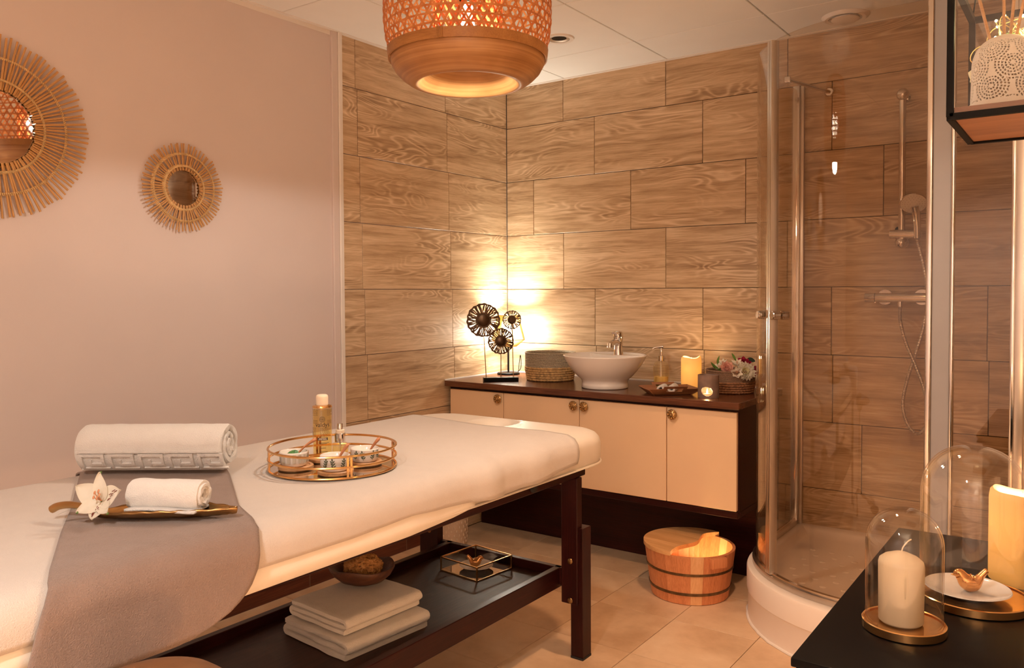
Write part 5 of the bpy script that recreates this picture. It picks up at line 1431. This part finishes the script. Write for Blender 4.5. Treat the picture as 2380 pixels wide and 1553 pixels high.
hp = [(-.657, 3.660, 1.186), (-.656, 3.655, 1.150), (-.653, 3.65, 1.120), (-.633, 3.65, 1.038), (-.595, 3.65, .943), (-.563, 3.65, .848), (-.549, 3.655, .761), (-.558, 3.66, .696), (-.590, 3.665, .661), (-.628, 3.67, .702), (-.645, 3.672, .78),
      (-.630, 3.674, .879), (-.600, 3.674, .986), (-.570, 3.670, 1.101), (-.556, 3.66, 1.223), (-.568, 3.652, 1.345), (-.590, 3.648, 1.440), (-.593, 3.648, 1.464)]
at_world(MB().tube(cr(hp, 40), lambda i: .0066+.0009*math.sin(i*PI/2.0), 10), 'hose', M['alu'], t, smooth=True, angle=70)
t = thing('shower_mixer', 'chrome thermostatic shower mixer bar on the tiled wall', 'shower mixer', (-.66, YB, 1.1))
at_world(MB().cyl((-.752, 3.662, 1.219), (-.560, 3.662, 1.219), .0195, 26), 'body', M['chrome'], t, smooth=True, angle=50)
at_world(MB().cyl((-.792, 3.662, 1.219), (-.754, 3.662, 1.219), .0215, 26), 'handle', M['chrome'], t, smooth=True, angle=50)
at_world(MB().cyl((-.558, 3.662, 1.219), (-.522, 3.662, 1.219), .0215, 26), 'handle', M['chrome'], t, smooth=True, angle=50)
for x in (-.727, -.585): at_world(MB().cyl((x, 3.67, 1.221), (x, YB-.001, 1.221), .016, 18).lathe([(.032, 0), (.031, .006), (.022, .012), (.016, .014)], 28, (0, 0, 0)) if False else MB().cyl((x, 3.67, 1.221), (x, YB-.001, 1.221), .016, 18).cyl((x, YB-.013, 1.221), (x, YB-.001, 1.221), .032, 28), 'wall_union', M['chrome'], t, smooth=True, angle=50)
at_world(MB().cyl((-.657, 3.662, 1.182), (-.657, 3.662, 1.205), .0105, 16), 'outlet', M['chrome'], t, smooth=True)

# ================================================================== side table, cloches, candles
STZ = .700
t = thing('side_table', 'black lacquered side table under the hanging glass case', 'table', (-.06, 1.63, 0))
x0, x1, y0, y1 = -.366, .240, 1.222, 2.045
at_world(MB().rbox(x0, x1, y0, y1, STZ-.014, STZ), 'table_top', M['black'], t, bevel=.003, seg=2)
at_world(MB().rbox(x0+.006, x1-.006, y0+.006, y1-.006, STZ-.024, STZ-.014), 'moulding', M['black'], t, bevel=.003, seg=2)
at_world(MB().rbox(x0+.002, x1-.002, y0+.002, y1-.002, STZ-.034, STZ-.024), 'moulding', M['black'], t, bevel=.003, seg=2)
at_world(MB().rbox(x0+.020, x1-.020, y0+.020, y1-.020, STZ-.160, STZ-.034), 'apron', M['black'], t)
for xa in (x0+.02, x1-.06):
    for ya in (y0+.02, y1-.06): at_world(MB().rbox(xa, xa+.04, ya, ya+.04, 0, STZ-.034), 'leg', M['black'], t, bevel=.002)
def cloche(label, loc, r, h, rb_):
    t = thing('glass_cloche', label, 'cloche', loc, 0, 'glass cloches on the side table')
    MB().lathe([(.0001, .0005), (rb_-.002, .0005), (rb_, .002), (rb_, .014), (rb_-.0015, .0155), (rb_-.004, .0145), (r+.0035, .0125), (.0001, .0125)], 72).build('brass_base', M['gold'], t, smooth=True, angle=40)
    mb = MB(); pr_ = []; hs = h-r
    for i in range(4): pr_.append((r, .013+(hs-.013)*i/3))
    for i in range(1, 17): a = PI/2*i/16; pr_.append((max(.0001, r*math.cos(a)**.86 if i < 16 else .0001), hs+r*math.sin(a)))
    inner = [(max(.0001, q-.0024), z-(.0024 if z > hs else 0)) for q, z in pr_[::-1]]
    mb.lathe(pr_+inner[0:], 72); mb.build('dome', M['cloche'], t, smooth=True, angle=60)
    return t
C1 = (-.2470, 1.430, STZ); C2 = (-.1705, 1.630, STZ)
cloche('small glass cloche with an unlit candle at the front of the black side table', C1, .0580, .198, .0630)
cloche('large glass cloche over a gold bird on the black side table', C2, .0855, .276, .0905)
t = thing('pillar_candle', 'unlit cream pillar candle with curled wick under the small cloche', 'candle', (-.2505, 1.4255, STZ+.0128))
mb = MB().lathe([(.0001, .0005), (.030, .0005), (.0335, .004), (.0345, .095), (.0330, .101), (.026, .107), (.012, .113), (.004, .1155), (.0001, .1155)], 44)
mb.v = [(x, y, z+.10*(x*-.3)*(1 if z > .09 else 0)) for x, y, z in mb.v]
mb.build('wax', M['waxplain'], t, smooth=True, angle=60)
MB().tube(cr([(0, 0, .113), (.002, .002, .122), (.008, .006, .131), (.013, .009, .135)], 5), .0011, 6).build('wick', M['wick'], t, smooth=True)
saucer((C2[0]-.008, C2[1]-.006, STZ+.0128), .0690, 'white round saucer holding a gold bird under the large cloche', .013)
bird('bird_figurine', 'larger gold bird figurine on the saucer under the large cloche', (C2[0]-.008, C2[1]-.006, STZ+.0128+.0048), math.radians(22), .0345, M['birdgold'], 'gold bird figurines')
led_candle('tall lit ivory pillar candle behind the large cloche', (-.1100, 1.792, STZ), .0525, .172, LP['led']*1.5)

# ================================================================== hanging glass case
HX0, HX1, HY0, HY1, HZ0, HZ1 = -.160, .100, 1.216, 1.436, 1.478, 1.662
HCs = thing('hanging_glass_case', 'black framed glass case with wooden floor hanging above the side table', 'display case', (-.03, 1.326, HZ0))
fr_ = .0042
for x in (HX0, HX1):
    for y in (HY0, HY1): at_world(MB().rbox(x-fr_, x+fr_, y-fr_, y+fr_, HZ0, HZ1), 'frame_post', M['blackm'], HCs)
for z in (HZ0, HZ1):
    for y in (HY0, HY1): at_world(MB().rbox(HX0, HX1, y-fr_, y+fr_, z-fr_, z+fr_), 'frame_bar', M['blackm'], HCs)
    for x in (HX0, HX1): at_world(MB().rbox(x-fr_, x+fr_, HY0, HY1, z-fr_, z+fr_), 'frame_bar', M['blackm'], HCs)
at_world(MB().rbox(HX0+fr_, HX1-fr_, HY0+fr_, HY1-fr_, HZ0-.001, HZ0+.0125), 'floor_board', M['traywood'], HCs)
at_world(MB().rbox(HX0+.085, HX0+.110, HY1-.002, HY1+.006, HZ0-.010, HZ0+.004), 'clasp', M['blackm'], HCs)
for y in (HY0, HY1): at_world(MB().rbox(HX0+fr_, HX1-fr_, y-.001, y+.001, HZ0+fr_, HZ1-fr_), 'pane', M['boxglass'], HCs)
at_world(MB().rbox(HX1-.001, HX1+.001, HY0+fr_, HY1-fr_, HZ0+fr_, HZ1-fr_), 'pane', M['boxglass'], HCs)
for x in (HX0, HX1):
    for y in (HY0, HY1): at_world(MB().cyl((x, y, HZ1), (lerp(x, -.03, .8), lerp(y, 1.326, .8), ZC), .0012, 6), 'hanging_wire', M['blackm'], HCs)
ZF = HZ0+.0128
# pierced porcelain dome
DM = (-.108, 1.330, ZF)
t = thing('pierced_dome', 'white pierced porcelain diffuser dome in the glass case', 'diffuser', DM)
MB().lathe([(.0001, .0005), (.043, .0005), (.0445, .003), (.0445, .008), (.043, .010), (.0001, .010)], 48).build('wooden_plate', M['coaster'], t, smooth=True, angle=40)
NA, NV, RD, HD = 300, 120, .0405, .112
pr_ = []
for j in range(NV+1):
    s = j/NV; L1 = .062; tot = L1+.0715; d = s*tot
    if d < L1: pr_.append((RD+.0015*(1-d/L1), .010+d))
    else:
        a = (d-L1)/.0715*(PI/2); pr_.append((max(.0105, RD*max(0, math.cos(a))**.8), .010+L1+.040*math.sin(a)))
def pierced(i, j):
    s = j/NV*(.062+.0715); x = (i/NA)*2*PI*RD
    if s < .010 or s > .098: return False
    cw = 2*PI*RD/5; rh = .028; row = math.floor((s-.012)/rh)
    best = None
    for rw in (row, row+1):
        cx = (math.floor(x/cw-.5*(rw % 2))+.5+.5*(rw % 2))*cw; cy = .012+rw*rh+rh*.55
        for ox in (-cw, 0, cw):
            d = math.hypot(x-cx-ox, (s-cy)*1.0)
            if best is None or d < best[0]: best = (d, math.atan2(s-cy, x-cx-ox))
    d, a = best
    ring = d/.0042; k = round(ring)
    if k < 1 or k > 5 or abs(ring-k)*.0042 > .00105: return False
    n_ = 6*k+2; f = (a/(2*PI)*n_+.25*k) % 1
    return f < .62
Vv = [(r*math.cos(2*PI*i/NA), r*math.sin(2*PI*i/NA), z) for r, z in pr_ for i in range(NA)]
Ff = [(j*NA+i, j*NA+(i+1) % NA, (j+1)*NA+(i+1) % NA, (j+1)*NA+i) for j in range(NV) for i in range(NA) if not pierced(i+.5, j+.5)]
MB().add(Vv, Ff).build('dome', M['dullceramic'], t, smooth=True, angle=70, solid=.0022)
MB().lathe([(.0001, .011), (.026, .011), (.026, .055), (.010, .075), (.010, .100)], 32).build('inner_bottle', M['oldgold'], t, smooth=True)
for k, (a, b) in enumerate(((-.034, -.012), (-.003, .010), (.012, -.004), (.024, .016))):
    MB().cyl((a*.12, b*.12, .05), (a*1.1, b, .195), .0021, 7).build('reed', M['rattan'], t)
# fairy light string
rnd = random.Random(12)
t = thing('fairy_lights', 'tangle of lit fairy lights on gold wire in the glass case', 'string lights', (-.03, 1.36, ZF))
pts = []
for k in range(46):
    a = k*1.9+rnd.uniform(-.5, .5); rr = rnd.uniform(.02, .075)
    x = max(-.112, min(.110, -.052+rr*math.cos(a)*(.75 if k < 34 else 2.0))); y = max(-.01, min(.066, .040+rr*math.sin(a)*.35))
    pts.append((x, y, rnd.uniform(.045, .160)))
pts[0] = (-.095, .03, .128); pts[1] = (-.085, -.01, .118)
wp_ = cr(pts, 9)
MB().tube(wp_, .00075, 5).build('wire', M['wire'], t, smooth=True)
for k in range(46):
    b_ = MB().sphere(pts[k], .0019, 10, 8).build('bulb', M['fairy'], t, smooth=True)
point('string_glow', (-.055, .03, .125), LP['fairy'], (1, .74, .34), .05, t)
SPR = thing('leafy_sprig', 'artificial sprig of broad green leaves among the fairy lights', 'foliage', (-.03, 1.395, ZF))
MB().tube(cr([(0, 0, .0005), (-.004, .002, .03), (-.010, 0, .06)], 5), .002, 6).build('stalk', M['leaf'], SPR)
for p0, p1, p2, wd in (((-.040, 1.395, ZF+.05), (-.100, 1.392, ZF+.115), (-.145, 1.375, ZF+.105), .034), ((-.036, 1.395, ZF+.04), (-.035, 1.400, ZF+.12), (-.050, 1.385, ZF+.165), .034), ((-.030, 1.395, ZF+.05), (.030, 1.402, ZF+.12), (.055, 1.385, ZF+.150), .036)):
    blade(SPR, [p0, p1, p2], wd, M['leaf'], (.1, -1, .3))
R6 = [(.2, 1, .55, .25, .5), (1.25, 1, .55, .2, .6), (2.3, .9, .55, .25, .55), (3.35, .9, .55, .25, .5), (4.4, 1, .55, .2, .6), (5.4, 1, .55, .2, .65)]
flower6('orchid_bloom', 'cream artificial bloom at the left pane of the glass case', (-.138, 1.402, ZF+.075), .024, face_to((-.5, -.8, .2)), R6, M['petal'], 'artificial blooms', fleck=False)
flower6('orchid_bloom', 'cream artificial bloom low behind the pierced dome', (-.140, 1.408, ZF+.030), .020, face_to((-.6, -.7, .1)), R6, M['petal'], 'artificial blooms', fleck=False)

# ================================================================== sunburst mirrors on the pink wall
def sunburst(label, yc, zc, R, r_mirror, r_in, bind, n, seed, sr):
    rnd = random.Random(seed)
    t = thing('sunburst_mirror', label, 'mirror', (XL, yc, zc), 0, 'sunburst mirrors')
    RX_ = Matrix.Rotation(PI/2, 4, 'Y')
    MB().lathe([(.0001, .006), (r_mirror, .006), (r_mirror, .012), (.0001, .012)], 64).xf(RX_).build('mirror_glass', M['mirror'], t, smooth=False)
    MB().lathe([(.0001, .001), (r_in+.012, .001), (r_in+.012, .0058), (.0001, .0058)], 48).xf(RX_).build('backing', M['rattan'], t)
    var = [MB().tube([(0, 0, 0), (.33, 0, 0), (.66, 0, 0), (1, 0, 0)], lambda i: 1, 7).mesh('stick', True, angle=50) for _ in range(1)]
    me = var[0]; me.materials.append(M['rattan'])
    for k in range(n):
        a = 2*PI*(k+rnd.uniform(-.22, .22))/n; Ro = R*rnd.uniform(.965, 1.012); Ri = r_in*rnd.uniform(.98, 1.01)
        zlay = .0165+(.004 if k % 2 else 0)
        o = bpy.data.objects.new('stick', me); COL.objects.link(o); o.parent = t
        o.location = (zlay, Ri*math.cos(a), Ri*math.sin(a)); s = sr*rnd.uniform(.85, 1.12)
        o.rotation_mode = 'XYZ'; o.rotation_euler = Matrix(((0, 0, 1), (math.cos(a), -math.sin(a), 0), (math.sin(a), math.cos(a), 0))).to_euler('XYZ')
        o.scale = (Ro-Ri, s, s)
    for rb_ in bind:
        mb = MB(); m = n*2
        for ph in (0, PI):
            P = []
            for i in range(m*3):
                a = 2*PI*i/(m*3); q = rb_+.0042*math.sin(a*n+ph); P.append((.0195+.0052*math.cos(a*n+ph+.8)+.0015, q*math.cos(a), q*math.sin(a)))
            mb.tube(P, .0017, 5, closed=True)
        mb.build('raffia_binding', M['raffia'], t, smooth=True)
    mb = MB(); mb.lathe([(r_mirror-.003, .012), (r_mirror+.001, .0125), (r_mirror+.001, .006)], 64).xf(RX_).build('mirror_edge', M['rattan'], t, smooth=True)
    return t
sunburst('large rattan sunburst mirror cut by the left edge reflecting the pendant', 1.098, 1.757, .276, .123, .112, (.140, .205), 108, 2, .0034)
sunburst('small rattan sunburst mirror in the middle of the pink wall', 1.716, 1.633, .160, .069, .064, (.080, .122), 74, 5, .0029)
